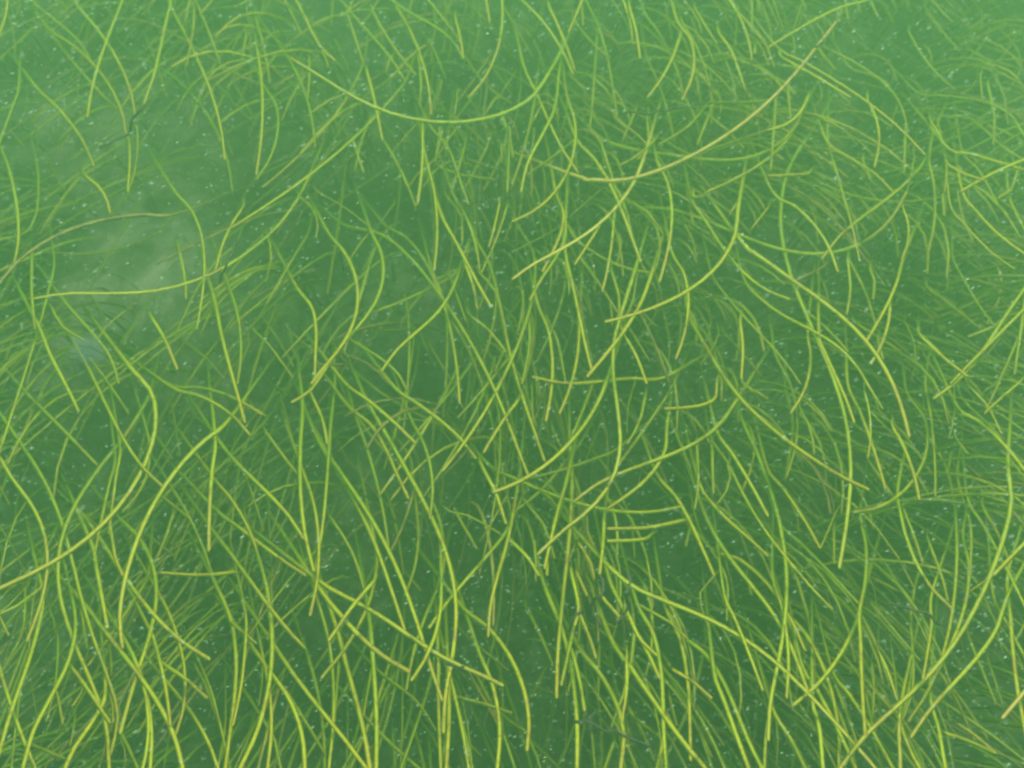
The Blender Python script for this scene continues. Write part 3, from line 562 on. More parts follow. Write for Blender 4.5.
('nb', '890.5,302.0 889.1,318.8 885.3,334.8 879.1,350.0 870.5,364.5', 0.559, 0.074, 5.1, 'curved bright lime blade, brown tip down, crossing the long diagonal blade'),
('m', '780.5,524.0 801.3,543.7 821.5,564.0 841.2,584.8 860.5,606.0', 0.422, 0.127, 4.8, 'straight mid-green blade, tip down-right, lower right'),
('m', '925.5,384.0 930.4,411.9 933.6,439.9 935.3,468.1 935.5,496.5', 0.447, 0.126, 4.8, 'slightly curved mid-green blade, tip down, lower middle far right, upper of two'),
('nb', '705.7,-38.2 729.5,0.0 738.2,13.9 744.8,28.6 749.4,43.9 752.0,60.0', 0.537, 0.072, 5.1, 'slightly curved bright lime blade, brown tip down, top right'),
('m', '308.5,658.5 315.9,685.4 321.1,712.6 324.0,740.2 324.8,768.0 325.9,813.0', 0.385, 0.123, 4.8, 'slightly curved mid-green blade, running off-frame down, bottom left of centre'),
('n', '574.5,623.5 567.0,658.5 560.8,686.0', 0.494, 0.071, 5.1, 'straight bright lime blade, tip down, lower centre'),
('n', '920.5,334.5 943.0,357.0 968.0,377.0', 0.54, 0.071, 5.1, 'slightly curved bright lime blade, tip down-right, middle far right, upper of two'),
('nw', '878.0,648.5 888.0,671.0 898.0,701.0', 0.522, 0.062, 5.71, 'short straight broad bright lime blade, tip down, bottom far right'),
('m', '147.6,576.1 134.2,599.4 119.7,622.1 104.1,644.3 87.5,666.0', 0.421, 0.121, 4.8, 'slightly curved mid-green blade, tip down-left, crossing the bright club-like blade'),
('nb', '517.0,401.5 508.2,413.1 499.5,425.9 491.2,439.3 483.5,452.8', 0.523, 0.069, 5.1, 'straight bright lime blade, brown tip down-left, at the middle'),
('n', '482.2,466.5 496.0,494.0 506.0,524.0', 0.514, 0.069, 5.1, 'slightly curved bright lime blade, tip down, crossing the thick rising blade'),
('m', '235.0,244.5 218.5,258.6 205.3,275.1 194.5,293.3 185.2,312.5 176.3,332.0', 0.364, 0.119, 4.8, 'curved mid-green blade, tip down-left, crossing the broad blade over the sand'),
('n', '572.0,651.0 579.5,681.0 584.5,711.0', 0.531, 0.068, 5.1, 'straight bright lime blade, tip down, bottom centre'),
('n', '968.0,384.0 988.0,406.5 1001.8,434.0', 0.474, 0.068, 5.1, 'slightly curved bright lime blade, tip down-right, middle far right, lower of two'),
('m', '436.0,591.0 425.6,615.2 417.0,639.9 410.5,665.2 406.0,691.0', 0.448, 0.117, 4.8, 'slightly curved mid-green blade, tip down, crossing the slanting orange-tipped blade'),
('m', '411.0,419.0 423.2,442.3 430.4,466.7 432.6,492.3 429.7,519.0', 0.438, 0.116, 4.8, 'curved mid-green blade, tip down, lower middle left of centre'),
('m', '263.5,85.0 276.4,106.7 277.3,132.8 269.5,158.7 256.0,180.0', 0.424, 0.115, 4.8, 'strongly bowed mid-green blade, tip down, upper left'),
('m', '25.1,391.4 43.3,409.7 61.5,428.1 79.5,446.6 97.5,465.3', 0.408, 0.115, 4.8, 'straight mid-green blade, tip down-right, middle far left'),
('nb', '719.5,33.8 732.0,52.5 744.5,87.5', 0.525, 0.066, 5.1, 'short slightly curved bright lime blade, brown tip down-right, top right'),
('m', '50.0,32.5 65.6,52.9 82.1,72.6 99.4,91.6 117.6,110.0', 0.401, 0.115, 4.8, 'slightly curved mid-green blade, tip down-right, top far left, lower of two'),
('n', '940.5,731.0 968.0,741.0 995.5,753.5', 0.525, 0.066, 5.1, 'short straight bright lime blade, tip right, bottom far right'),
('m', '312.2,-34.6 341.0,-0.0 354.1,15.7 367.9,31.0 381.4,46.4 394.0,62.5 404.8,80.0', 0.445, 0.114, 4.8, 'straight mid-green blade, tip down-right, top left of centre'),
('m', '227.7,284.4 235.8,308.0 240.1,332.5 240.7,357.8 237.4,384.0', 0.441, 0.114, 4.8, 'curved mid-green blade, tip down, middle left'),
('m', '915.5,636.0 908.0,696.0 893.0,733.5', 0.395, 0.112, 4.8, 'slightly curved mid-green blade, tip down, crossing the great curved blade'),
('nb', '950.5,718.5 973.0,733.5 996.8,753.5', 0.49, 0.065, 5.1, 'short slightly curved bright lime blade, brown tip down-right, bottom far right'),
('n', '740.8,322.0 743.2,349.5 741.5,379.5', 0.541, 0.064, 5.1, 'short slightly curved bright lime blade, tip down, middle right'),
('m', '65.0,302.0 81.2,320.8 97.8,339.6 111.5,360.1 118.8,384.0', 0.449, 0.111, 4.8, 'curved mid-green blade, tip down-right, middle far left'),
('n', '623.2,332.0 637.0,357.0 647.0,384.0', 0.568, 0.064, 5.1, 'short slightly curved bright lime blade, tip down-right, middle right of centre'),
('m', '699.5,529.0 725.8,576.0 727.0,621.0', 0.417, 0.11, 4.8, 'curved mid-green blade, tip down, crossing the lone lower right blade'),
('m', '940.5,115.0 965.1,116.1 984.7,129.6 1003.1,147.0 1024.0,160.0 1062.2,183.7', 0.393, 0.11, 4.8, 'curved mid-green blade, running off-frame down-right, upper far right'),
('m', '958.0,479.0 970.5,524.0 970.5,576.0', 0.422, 0.11, 4.8, 'slightly curved mid-green blade, tip down, lower middle far right, lower of two'),
('nb', '162.5,663.5 185.0,678.5 207.5,698.5', 0.514, 0.063, 5.1, 'short slightly curved bright lime blade, brown tip down-right, bottom left'),
('nb', '900.5,711.0 900.5,768.0 900.5,813.0', 0.571, 0.063, 5.1, 'short straight bright lime blade, running off-frame down, bottom far right'),
('nb', '193.8,10.0 192.5,32.5 186.2,66.2', 0.47, 0.063, 5.1, 'short slightly curved bright lime blade, brown tip down, top left'),
('m', '579.5,444.0 544.5,486.5 512.0,514.0', 0.34, 0.108, 4.8, 'slightly curved mid-green blade, tip down-left, lower middle centre'),
('mw', '574.5,237.0 591.5,251.0 610.0,261.7 630.2,269.1 652.0,273.2', 0.452, 0.097, 5.38, 'curved broad mid-green blade, tip down-right, crossing the slim straw blade'),
('m', '617.0,449.0 594.5,458.5 571.6,466.7 548.3,473.5 524.5,479.0', 0.395, 0.108, 4.8, 'slightly curved mid-green blade, tip left, crossing the thick rising blade'),
('m', '431.0,676.0 421.0,711.0 401.0,768.0 386.1,810.5', 0.391, 0.108, 4.8, 'straight mid-green blade, running off-frame down, bottom left of centre'),
('m', '172.5,489.0 185.0,509.6 195.8,531.0 205.0,553.1 212.5,576.0', 0.372, 0.107, 4.8, 'slightly curved mid-green blade, tip down-right, lower middle left'),
('m', '205.0,676.0 215.0,706.0 230.0,768.0 240.6,811.7', 0.438, 0.106, 4.8, 'straight mid-green blade, running off-frame down, bottom left'),
('m', '353.5,-24.8 391.0,-0.0 410.3,12.8 431.8,24.7 451.0,39.0 463.5,58.7', 0.432, 0.106, 4.8, 'curved mid-green blade, tip down-right, top left of centre, right one of two'),
('n', '627.0,611.0 639.5,638.5 657.0,656.0', 0.557, 0.061, 5.1, 'short curved bright lime blade, tip down-right, lower right of centre'),
('m', '115.0,459.0 109.6,482.0 104.5,505.1 99.6,528.3 95.0,551.5', 0.453, 0.105, 4.8, 'straight mid-green blade, tip down, crossing the S-curved blade'),
('nb', '903.0,207.0 907.7,220.1 909.0,233.2 907.0,246.4 901.7,259.5', 0.514, 0.06, 5.1, 'short curved bright lime blade, brown tip down, upper middle far right'),
('nb', '153.8,320.8 165.0,339.5 177.5,369.5', 0.5, 0.06, 5.1, 'small lone yellow blade with brown tip below the pale sandy patch'),
('mb', '175.0,386.5 198.6,387.4 221.3,393.1 242.8,402.7 262.5,415.2', 0.444, 0.104, 4.8, 'curved mid-green blade, brown tip right, middle left'),
('m', '929.3,160.0 933.8,183.1 935.1,206.1 933.2,229.1 928.0,252.0', 0.504, 0.103, 4.8, 'slightly curved mid-green blade, tip down, upper far right'),
('m', '669.5,391.5 657.1,410.7 644.2,429.6 630.8,448.2 617.0,466.5', 0.406, 0.102, 4.8, 'straight mid-green blade, tip down-left, middle right of centre'),
('m', '785.5,389.0 793.0,424.0 785.5,479.0', 0.353, 0.101, 4.8, 'curved mid-green blade, tip down, middle right, lower of two'),
('m', '37.5,170.0 38.1,192.6 35.4,215.7 24.4,233.3 -0.0,239.5 -43.6,250.6', 0.406, 0.101, 4.8, 'strongly bowed mid-green blade, tip down-left, upper far left'),
('m', '850.5,67.5 872.6,75.3 889.6,88.3 901.4,106.6 908.0,130.0', 0.402, 0.101, 4.8, 'strongly bowed mid-green blade, tip down-right, top far right'),
('n', '629.5,7.5 635.8,30.0 640.2,58.8', 0.578, 0.06, 5.1, 'short slightly curved bright lime blade, tip down, top right of centre, lower of two'),
('n', '806.8,100.1 801.1,111.1 792.7,119.8 781.6,126.1 768.0,130.0', 0.567, 0.06, 5.1, 'short curved bright lime blade, tip down-left, crossing the swinging bowl blade'),
('m', '647.0,57.5 656.4,77.9 664.0,98.9 670.1,120.4 674.5,142.5', 0.408, 0.1, 4.8, 'slightly curved mid-green blade, tip down, top right of centre, right one of two'),
('m', '1041.4,283.0 1024.0,324.5 1015.3,345.2 1006.4,365.7 997.3,386.2 988.0,406.5', 0.428, 0.1, 4.8, 'straight mid-green blade, tip down-left, middle far right'),
('m', '644.5,12.5 657.5,30.9 668.3,50.4 676.9,70.9 683.3,92.5', 0.4, 0.099, 4.8, 'slightly curved mid-green blade, tip down-right, top right of centre'),
('m', '963.0,152.5 978.2,168.8 989.4,188.0 1000.2,207.4 1014.2,224.5', 0.508, 0.099, 4.8, 'slightly curved mid-green blade, tip down-right, upper far right'),
('m', '416.0,506.5 418.3,528.8 417.4,550.7 413.3,572.3 406.0,593.5', 0.347, 0.099, 4.8, 'slightly curved mid-green blade, tip down, lower left of centre'),
('n', '110.0,526.5 115.0,556.5 122.5,576.0', 0.507, 0.06, 5.1, 'short slightly curved bright lime blade, tip down, lower far left'),
('m', '453.5,274.5 434.4,285.7 414.7,295.6 394.4,304.4 373.5,312.0', 0.382, 0.098, 4.8, 'slightly curved mid-green blade, tip down-left, upper middle left of centre'),
('m', '534.6,100.0 530.5,121.6 525.4,142.9 519.2,164.1 512.0,185.0', 0.422, 0.098, 4.8, 'slightly curved mid-green blade, tip down, upper centre, right one of two'),
('n', '572.0,576.0 578.2,606.0 574.5,626.0', 0.555, 0.06, 5.1, 'short curved bright lime blade, tip down, lower centre'),
('m', '386.0,225.7 404.8,236.5 419.4,252.6 430.4,271.9 438.5,292.0', 0.356, 0.097, 4.8, 'curved mid-green blade, tip down-right, upper middle left of centre'),
('m', '431.0,127.5 445.3,143.6 454.3,163.2 461.1,184.2 468.5,204.5', 0.42, 0.097, 4.8, 'slightly curved mid-green blade, tip down-right, upper centre'),
('nb', '672.0,668.5 692.0,681.0 712.0,698.5', 0.505, 0.06, 5.1, 'short slightly curved bright lime blade, brown tip down-right, bottom right of centre'),
('n', '312.2,396.5 322.2,419.0 327.2,444.0', 0.473, 0.06, 5.1, 'short slightly curved bright lime blade, tip down, middle left of centre'),
('nw', '1055.3,511.7 1024.0,544.0 993.0,576.0', 0.568, 0.06, 5.71, 'short straight broad bright lime blade, tip down-left, lower far right'),
('nw', '512.0,541.5 527.0,556.5 539.5,576.0', 0.488, 0.06, 5.71, 'short slightly curved broad bright lime blade, tip down-right, lower centre'),
('n', '128.8,142.5 129.5,162.5 127.5,192.0', 0.476, 0.06, 5.1, 'short slightly curved bright lime blade, tip down, upper far left'),
('m', '147.5,434.0 149.6,455.7 146.1,475.9 137.0,494.5 122.5,511.5', 0.45, 0.095, 4.8, 'curved mid-green blade, tip down, crossing the S-curved blade'),
('m', '57.5,638.5 55.0,683.5 46.2,722.2', 0.364, 0.094, 4.8, 'slightly curved mid-green blade, tip down, bottom far left'),
('m', '-4.8,-28.6 30.0,0.0 46.3,13.4 63.1,26.5 78.4,41.1 90.0,58.8', 0.384, 0.094, 4.8, 'slightly curved mid-green blade, tip down-right, top far left, upper of two'),
('m', '963.0,419.0 1000.5,449.0 1024.0,476.5 1053.2,510.7', 0.347, 0.094, 4.8, 'slightly curved mid-green blade, running off-frame down-right, lower middle far right'),
('m', '308.5,232.0 297.9,250.1 287.2,268.2 276.6,286.4 266.0,304.5', 0.358, 0.094, 4.8, 'straight mid-green blade, tip down-left, upper middle left'),
('f', '238.6,-44.5 245.0,0.0 250.0,35.0 250.8,88.8', 0.307, 0.099, 4.5, 'slightly curved faint green blade, tip down, top left'),
('m', '963.0,399.0 993.0,429.0 1018.0,461.5', 0.349, 0.093, 4.8, 'slightly curved mid-green blade, tip down-right, middle far right'),
('nb', '464.8,262.0 473.5,287.0 477.2,308.2', 0.508, 0.06, 5.1, 'short slightly curved bright lime blade, brown tip down, upper middle centre'),
('nb', '579.5,613.5 589.5,638.5 595.8,658.5', 0.558, 0.06, 5.1, 'short straight bright lime blade, brown tip down, lower right of centre'),
('m', '953.0,257.0 961.9,275.7 971.9,293.6 983.1,310.7 995.4,327.0', 0.392, 0.091, 4.8, 'slightly curved mid-green blade, tip down-right, upper middle far right'),
('n', '768.0,721.0 764.5,768.0 761.2,812.9', 0.498, 0.06, 5.1, 'short straight bright lime blade, running off-frame down, bottom right'),
('m', '381.0,673.5 416.0,701.0 436.0,731.0', 0.37, 0.09, 4.8, 'curved mid-green blade, tip down-right, bottom left of centre'),
('m', '595.8,50.0 594.7,70.0 593.2,90.0 591.5,110.0 589.4,130.0', 0.411, 0.089, 4.8, 'straight mid-green blade, tip down, top right of centre'),
('m', '453.5,194.5 463.8,212.2 471.6,230.6 476.9,249.7 479.8,269.5', 0.452, 0.089, 4.8, 'slightly curved mid-green blade, tip down, upper middle centre'),
('m', '692.0,155.0 711.1,149.1 730.1,142.9 749.1,136.5 768.0,130.0', 0.464, 0.089, 4.8, 'straight mid-green blade, tip right, upper right of centre'),
('n', '609.8,-43.0 623.2,0.0 629.5,20.0 633.2,45.0', 0.535, 0.06, 5.1, 'short slightly curved bright lime blade, tip down, top right of centre, upper of two'),
('m', '431.0,499.0 438.7,518.0 443.1,537.1 444.4,556.5 442.3,576.0', 0.371, 0.088, 4.8, 'curved mid-green blade, tip down, lower middle centre'),
('m', '25.0,591.0 22.5,631.0 5.0,666.0', 0.343, 0.088, 4.8, 'curved mid-green blade, tip down, lower far left'),
('mo', '413.5,491.5 408.4,510.5 401.7,528.9 393.4,546.7 383.5,564.0', 0.401, 0.088, 4.8, 'slightly curved olive-brown blade, tip down, lower middle left of centre'),
('f', '309.8,97.5 325.3,111.4 339.8,126.3 353.3,142.1 365.9,158.8', 0.242, 0.093, 4.5, 'slightly curved faint green blade, tip down-right, upper left of centre'),
('m', '351.0,339.5 367.4,349.8 384.1,360.9 398.3,374.2 407.3,391.5', 0.39, 0.087, 4.8, 'curved mid-green blade, tip down-right, crossing the slanted green blade'),
('m', '870.5,601.0 893.0,628.5 920.5,661.0', 0.445, 0.087, 4.8, 'straight mid-green blade, tip down-right, lower far right'),
('nb', '1018.0,384.0 1000.5,399.0 984.2,414.0', 0.516, 0.06, 5.1, 'short straight bright lime blade, brown tip down-left, middle far right'),
('m', '502.2,115.0 508.5,140.0 507.2,192.0', 0.439, 0.086, 4.8, 'slightly curved mid-green blade, tip down, upper centre, left one of two'),
('m', '-16.7,765.3 0.0,723.5 15.0,686.0 27.5,651.0', 0.376, 0.086, 4.8, 'straight mid-green blade, tip up, bottom far left'),
('m', '331.0,519.0 342.1,534.9 351.3,551.8 358.4,569.7 363.5,588.5', 0.423, 0.086, 4.8, 'slightly curved mid-green blade, tip down-right, lower left of centre'),
('n', '643.2,539.5 607.0,541.5', 0.537, 0.06, 5.1, 'short flat horizontal stub, lower of two horizontal blades below the middle')
]
MORE_BLADES = [
('n', '13.4,-44.6 7.5,0.0 5.5,15.0 0.0,32.5 -13.5,75.4', 0.479, 0.06, 5.1, None),
('f', '8.8,17.5 13.8,35.0 15.5,61.2', 0.217, 0.06, 4.5, None),
('m', '18.7,90.0 14.2,102.9 9.6,115.7 4.9,128.5 0.0,141.3 -16.0,183.3', 0.418, 0.061, 4.8, None),
('f', '27.5,92.5 27.0,115.0', 0.208, 0.06, 4.5, None),
('f', '32.5,7.5 41.2,18.8 47.5,33.8', 0.206, 0.06, 4.5, None),
('f', '143.7,32.5 150.7,48.3 156.8,64.4 161.9,80.8 166.3,97.5', 0.247, 0.077, 4.5, None),
('m', '199.8,-43.9 190.0,0.0 185.0,22.5', 0.415, 0.06, 4.8, None),
('m', '197.5,5.0 208.8,32.5 220.0,62.5', 0.454, 0.069, 4.8, None),
('m', '185.0,67.5 188.9,83.0 192.3,98.6 195.2,114.2 197.5,130.0', 0.409, 0.071, 4.8, None),
('m', '246.2,32.5 242.5,58.8', 0.346, 0.06, 4.8, None),
('m', '241.3,-34.6 212.5,0.0 200.0,15.0', 0.443, 0.06, 4.8, None),
('n', '87.5,177.5 96.3,184.4 103.0,192.7 107.5,202.3 110.0,213.3', 0.523, 0.06, 5.1, None),
('f', '15.0,136.2 26.2,148.8', 0.22, 0.06, 4.5, None),
('f', '25.6,-22.1 62.5,3.8 75.0,12.5', 0.264, 0.06, 4.5, None),
('f', '89.3,-44.8 93.8,0.0 95.8,20.0', 0.27, 0.06, 4.5, None),
('f', '35.0,117.5 37.5,147.5', 0.241, 0.06, 4.5, None),
('f', '217.5,85.0 240.0,110.0 256.0,125.0', 0.207, 0.062, 4.5, None),
('f', '226.2,85.0 230.0,100.0', 0.207, 0.06, 4.5, None),
('f', '227.5,142.5 232.5,155.0', 0.223, 0.06, 4.5, None),
('f', '235.0,85.0 246.2,105.0 256.0,120.0', 0.275, 0.06, 4.5, None),
('f', '51.2,167.5 65.0,190.0', 0.247, 0.06, 4.5, None),
('m', '309.2,60.0 309.2,82.5 307.2,100.0', 0.394, 0.06, 4.8, None),
('m', '256.0,20.0 260.7,35.3 264.5,50.9 267.5,66.6 269.7,82.5', 0.376, 0.071, 4.8, None),
('m', '264.6,-40.2 284.8,0.0 293.5,17.5 301.0,33.8', 0.369, 0.06, 4.8, None),
('mb', '316.0,37.5 323.5,52.5 328.5,67.5', 0.403, 0.06, 4.8, None),
('m', '348.5,17.5 356.0,40.0 363.0,62.5', 0.428, 0.06, 4.8, None),
('m', '400.8,-39.1 378.5,0.0 368.5,17.5 359.8,26.2', 0.375, 0.06, 4.8, None),
('m', '373.5,12.5 382.6,29.1 392.7,45.0 403.9,60.3 416.0,75.0', 0.458, 0.084, 4.8, None),
('m', '418.5,57.5 421.0,82.5 419.8,107.5', 0.39, 0.06, 4.8, None),
('m', '369.8,120.0 361.0,142.5 354.8,172.5', 0.345, 0.061, 4.8, None),
('mb', '353.5,142.5 363.5,172.5', 0.42, 0.06, 4.8, None),
('m', '400.7,-35.4 428.5,0.0 456.0,35.0 463.5,48.8', 0.409, 0.067, 4.8, None),
('f', '433.5,7.5 435.4,20.8 434.4,33.4 430.5,45.2 423.5,56.3', 0.296, 0.06, 4.5, None),
('m', '431.0,43.8 438.5,60.0 446.0,78.8', 0.378, 0.06, 4.8, None),
('n', '456.0,20.0 461.0,40.0 463.5,58.8', 0.513, 0.06, 5.1, None),
('n', '478.6,-44.4 486.0,0.0 489.8,22.5', 0.502, 0.06, 5.1, None),
('m', '502.3,5.0 510.2,18.3 518.0,31.7 525.7,45.2 533.2,58.8', 0.395, 0.069, 4.8, None),
('f', '466.0,57.5 474.8,71.6 485.4,84.0 497.8,94.7 512.0,103.7', 0.292, 0.074, 4.5, None),
('f', '396.0,47.5 388.5,77.5', 0.304, 0.06, 4.5, None),
('f', '398.5,125.0 411.0,143.8', 0.207, 0.06, 4.5, None),
('m', '438.5,165.0 456.0,173.8 496.0,180.0', 0.418, 0.067, 4.8, None),
('f', '471.0,160.0 508.5,172.5', 0.309, 0.06, 4.5, None),
('m', '383.5,140.0 393.1,156.1 401.7,172.6 409.3,189.6 416.0,207.0', 0.374, 0.083, 4.8, None),
('f', '406.0,62.5 409.8,85.0', 0.274, 0.06, 4.5, None),
('f', '376.0,15.0 386.0,57.5 387.2,75.0', 0.202, 0.068, 4.5, None),
('f', '336.0,42.5 348.5,70.0', 0.251, 0.06, 4.5, None),
('f', '288.5,7.5 331.0,32.5', 0.218, 0.06, 4.5, None),
('n', '599.3,-41.5 582.0,0.0 575.8,15.0 568.2,32.5', 0.569, 0.06, 5.1, None),
('m', '582.0,10.0 582.8,26.2', 0.406, 0.06, 4.8, None),
('nb', '658.8,-33.5 685.8,2.5 697.0,17.5 702.0,33.8', 0.54, 0.06, 5.1, None),
('m', '681.9,22.5 691.5,37.8 699.3,53.8 705.3,70.3 709.6,87.5', 0.496, 0.079, 4.8, None),
('m', '695.8,10.0 717.0,45.0', 0.494, 0.06, 4.8, None),
('m', '752.0,-45.0 752.0,0.0 752.0,32.5', 0.433, 0.06, 4.8, None),
('m', '739.5,12.5 762.0,40.0', 0.496, 0.06, 4.8, None),
('n', '755.8,53.8 768.0,46.2', 0.586, 0.06, 5.1, None),
('m', '520.8,62.5 519.5,100.0 512.0,132.5', 0.418, 0.079, 4.8, None),
('m', '574.5,20.0 581.9,30.6 590.2,40.4 599.4,49.3 609.5,57.5', 0.39, 0.06, 4.8, None),
('m', '572.0,77.5 589.5,90.0 612.0,95.0', 0.44, 0.06, 4.8, None),
('n', '617.0,120.0 632.0,130.0 647.0,143.8', 0.533, 0.06, 5.1, None),
('m', '634.5,112.5 622.0,141.2', 0.458, 0.06, 4.8, None),
('mb', '768.0,100.8 737.0,102.5 707.0,102.5', 0.504, 0.068, 4.8, None),
('mb', '654.5,140.0 638.2,155.0 620.8,165.0', 0.498, 0.06, 4.8, None),
('m', '602.0,145.0 614.5,185.0', 0.486, 0.06, 4.8, None),
('m', '704.5,107.5 687.0,127.5 658.2,145.0', 0.437, 0.067, 4.8, None),
('m', '712.0,107.5 697.0,145.0', 0.438, 0.06, 4.8, None),
('f', '687.0,165.0 677.0,187.5', 0.261, 0.06, 4.5, None),
('m', '712.0,80.0 729.5,82.5', 0.466, 0.06, 4.8, None),
('f', '717.0,85.0 762.0,100.0', 0.257, 0.06, 4.5, None),
('f', '602.0,30.0 627.0,35.0', 0.257, 0.06, 4.5, None),
('m', '574.5,140.0 552.0,157.5 527.0,175.0', 0.415, 0.066, 4.8, None),
('m', '647.0,120.0 648.2,145.0 637.0,160.0', 0.409, 0.06, 4.8, None),
('f', '687.0,50.0 697.0,80.0', 0.287, 0.06, 4.5, None),
('f', '557.7,-43.0 544.5,0.0 534.5,32.5', 0.256, 0.06, 4.5, None),
('f', '656.2,-44.2 664.5,0.0 672.0,40.0', 0.267, 0.06, 4.5, None),
('f', '712.0,40.0 704.5,65.0', 0.261, 0.06, 4.5, None),
('f', '587.8,-38.0 612.0,0.0 629.5,27.5', 0.29, 0.06, 4.5, None),
('f', '817.2,-42.7 803.0,0.0 793.0,30.0', 0.346, 0.06, 4.5, None),
('f', '805.5,7.5 798.0,27.5', 0.318, 0.06, 4.5, None),
('m', '839.9,-44.7 845.5,0.0 848.0,20.0', 0.408, 0.06, 4.8, None),
('nb', '901.6,-33.4 931.8,0.0 943.0,12.5 953.0,22.5', 0.523, 0.06, 5.1, None),
('m', '852.8,-41.4 870.5,0.0 878.0,17.5', 0.432, 0.06, 4.8, None),
('f', '885.5,7.5 893.0,22.5', 0.29, 0.06, 4.5, None),
('f', '903.0,7.5 928.0,17.5', 0.264, 0.06, 4.5, None),
('m', '825.5,47.5 842.7,55.7 859.2,64.9 875.2,75.1 890.5,86.2', 0.448, 0.084, 4.8, None),
('m', '818.0,47.5 835.5,70.0', 0.4, 0.06, 4.8, None),
('m', '930.5,120.0 939.7,136.7 945.0,154.2 946.5,172.7 944.2,192.0', 0.489, 0.084, 4.8, None),
('m', '938.0,122.5 944.2,150.0', 0.393, 0.06, 4.8, None),
('m', '980.5,77.5 983.0,102.5', 0.453, 0.06, 4.8, None),
('m', '988.0,85.0 994.2,117.5 993.0,145.0', 0.408, 0.067, 4.8, None),
('n', '948.0,163.8 968.0,175.0 983.0,180.0', 0.588, 0.06, 5.1, None),
('m', '965.5,40.0 975.2,52.8 978.2,69.8 973.6,85.7 960.5,95.0', 0.474, 0.074, 4.8, None),
('f', '1000.5,29.9 1015.2,45.9 1020.6,62.1 1016.5,78.5 1003.0,95.1', 0.279, 0.086, 4.5, None),
('m', '909.3,32.5 918.3,49.0 929.0,64.1 941.4,77.7 955.5,90.0', 0.434, 0.083, 4.8, None),
('f', '930.5,22.5 958.0,47.5', 0.268, 0.06, 4.5, None),
('f', '928.0,15.0 960.5,52.5', 0.335, 0.06, 4.5, None),
('f', '925.5,7.5 943.0,30.0', 0.309, 0.06, 4.5, None),
('f', '947.2,-36.9 973.0,0.0 981.8,12.5 980.5,32.5', 0.336, 0.06, 4.5, None),
('m', '905.5,130.0 904.2,172.5', 0.43, 0.06, 4.8, None),
('m', '914.2,147.5 913.0,167.5 906.8,192.0', 0.417, 0.06, 4.8, None),
('m', '915.5,175.0 923.0,192.0', 0.487, 0.06, 4.8, None),
('f', '978.0,55.0 1024.0,70.0 1066.8,84.0', 0.344, 0.06, 4.5, None),
('m', '788.0,90.0 790.5,117.5', 0.487, 0.06, 4.8, None),
('m', '775.5,100.0 773.0,140.0 770.5,170.0', 0.488, 0.078, 4.8, None),
('n', '805.5,174.2 768.0,176.2', 0.547, 0.06, 5.1, None),
('f', '819.2,82.5 821.8,97.5 813.0,107.5', 0.289, 0.06, 4.5, None),
('m', '863.0,160.0 870.5,180.0', 0.393, 0.06, 4.8, None),
('f', '955.5,122.5 953.0,145.0', 0.281, 0.06, 4.5, None),
('m', '1018.0,170.0 1010.5,192.0', 0.421, 0.06, 4.8, None),
('f', '895.5,110.0 890.5,130.0', 0.326, 0.06, 4.5, None),
('f', '993.0,75.0 1003.0,92.5 1008.0,125.0', 0.355, 0.06, 4.5, None),
('f', '768.0,17.5 798.0,30.0 818.0,42.5', 0.299, 0.062, 4.5, None),
('f', '749.4,-38.5 768.0,2.5 780.5,30.0', 0.353, 0.06, 4.5, None),
('f', '758.8,-42.7 773.0,0.0 783.0,30.0', 0.359, 0.06, 4.5, None),
('mb', '215.0,302.0 201.2,332.0', 0.365, 0.06, 4.8, None),
('m', '178.8,248.2 185.0,277.0 186.2,299.5', 0.448, 0.06, 4.8, None),
('m', '31.8,254.5 31.8,292.0 35.0,329.5', 0.398, 0.083, 4.8, None),
('f', '27.5,312.0 17.5,327.0', 0.288, 0.06, 4.5, None),
('m', '35.0,324.5 15.0,352.0 0.0,374.5 -25.0,411.9', 0.35, 0.068, 4.8, None),
('m', '52.5,309.5 62.5,327.0 85.0,340.8', 0.434, 0.06, 4.8, None),
('m', '130.0,307.0 107.5,324.5 97.5,339.5', 0.43, 0.06, 4.8, None),
('f', '91.2,297.0 107.5,322.0', 0.253, 0.06, 4.5, None),
('m', '92.5,362.0 102.1,374.7 111.3,387.6 120.2,400.7 128.8,414.0', 0.38, 0.071, 4.8, None),
('f', '97.5,277.0 77.5,297.0', 0.288, 0.06, 4.5, None),
('f', '185.0,342.0 205.0,357.0 225.0,379.5', 0.307, 0.061, 4.5, None),
('f', '15.0,269.5 7.5,284.5 0.0,298.2 -21.5,337.8', 0.244, 0.06, 4.5, None),
('f', '247.5,334.5 250.0,342.0 240.0,364.5', 0.304, 0.06, 4.5, None),
('f', '187.5,242.0 200.0,249.5', 0.214, 0.06, 4.5, None),
('f', '-43.0,223.8 0.0,237.0 32.5,247.0', 0.217, 0.06, 4.5, None),
('m', '318.5,192.0 334.7,201.1 350.1,211.2 364.7,222.3 378.5,234.5', 0.449, 0.082, 4.8, None),
('m', '301.0,198.2 310.3,206.2 315.8,215.5 317.6,226.2 315.5,238.3', 0.437, 0.06, 4.8, None),
('m', '268.5,239.5 271.0,257.0 265.5,282.0', 0.439, 0.06, 4.8, None),
('m', '447.2,197.0 461.0,214.5 462.2,242.0', 0.403, 0.06, 4.8, None),
('nb', '498.5,207.0 493.5,229.5 488.5,247.0', 0.528, 0.06, 5.1, None),
('nt', '506.0,209.5 496.0,239.5 481.0,273.2', 0.524, 0.076, 3.16, None),
('nb', '513.5,217.0 508.5,229.5 503.5,242.0', 0.469, 0.06, 5.1, None),
('m', '256.0,332.0 271.0,347.0 293.5,378.2', 0.369, 0.066, 4.8, None),
('f', '266.0,322.0 281.0,344.5 293.5,367.0', 0.265, 0.06, 4.5, None),
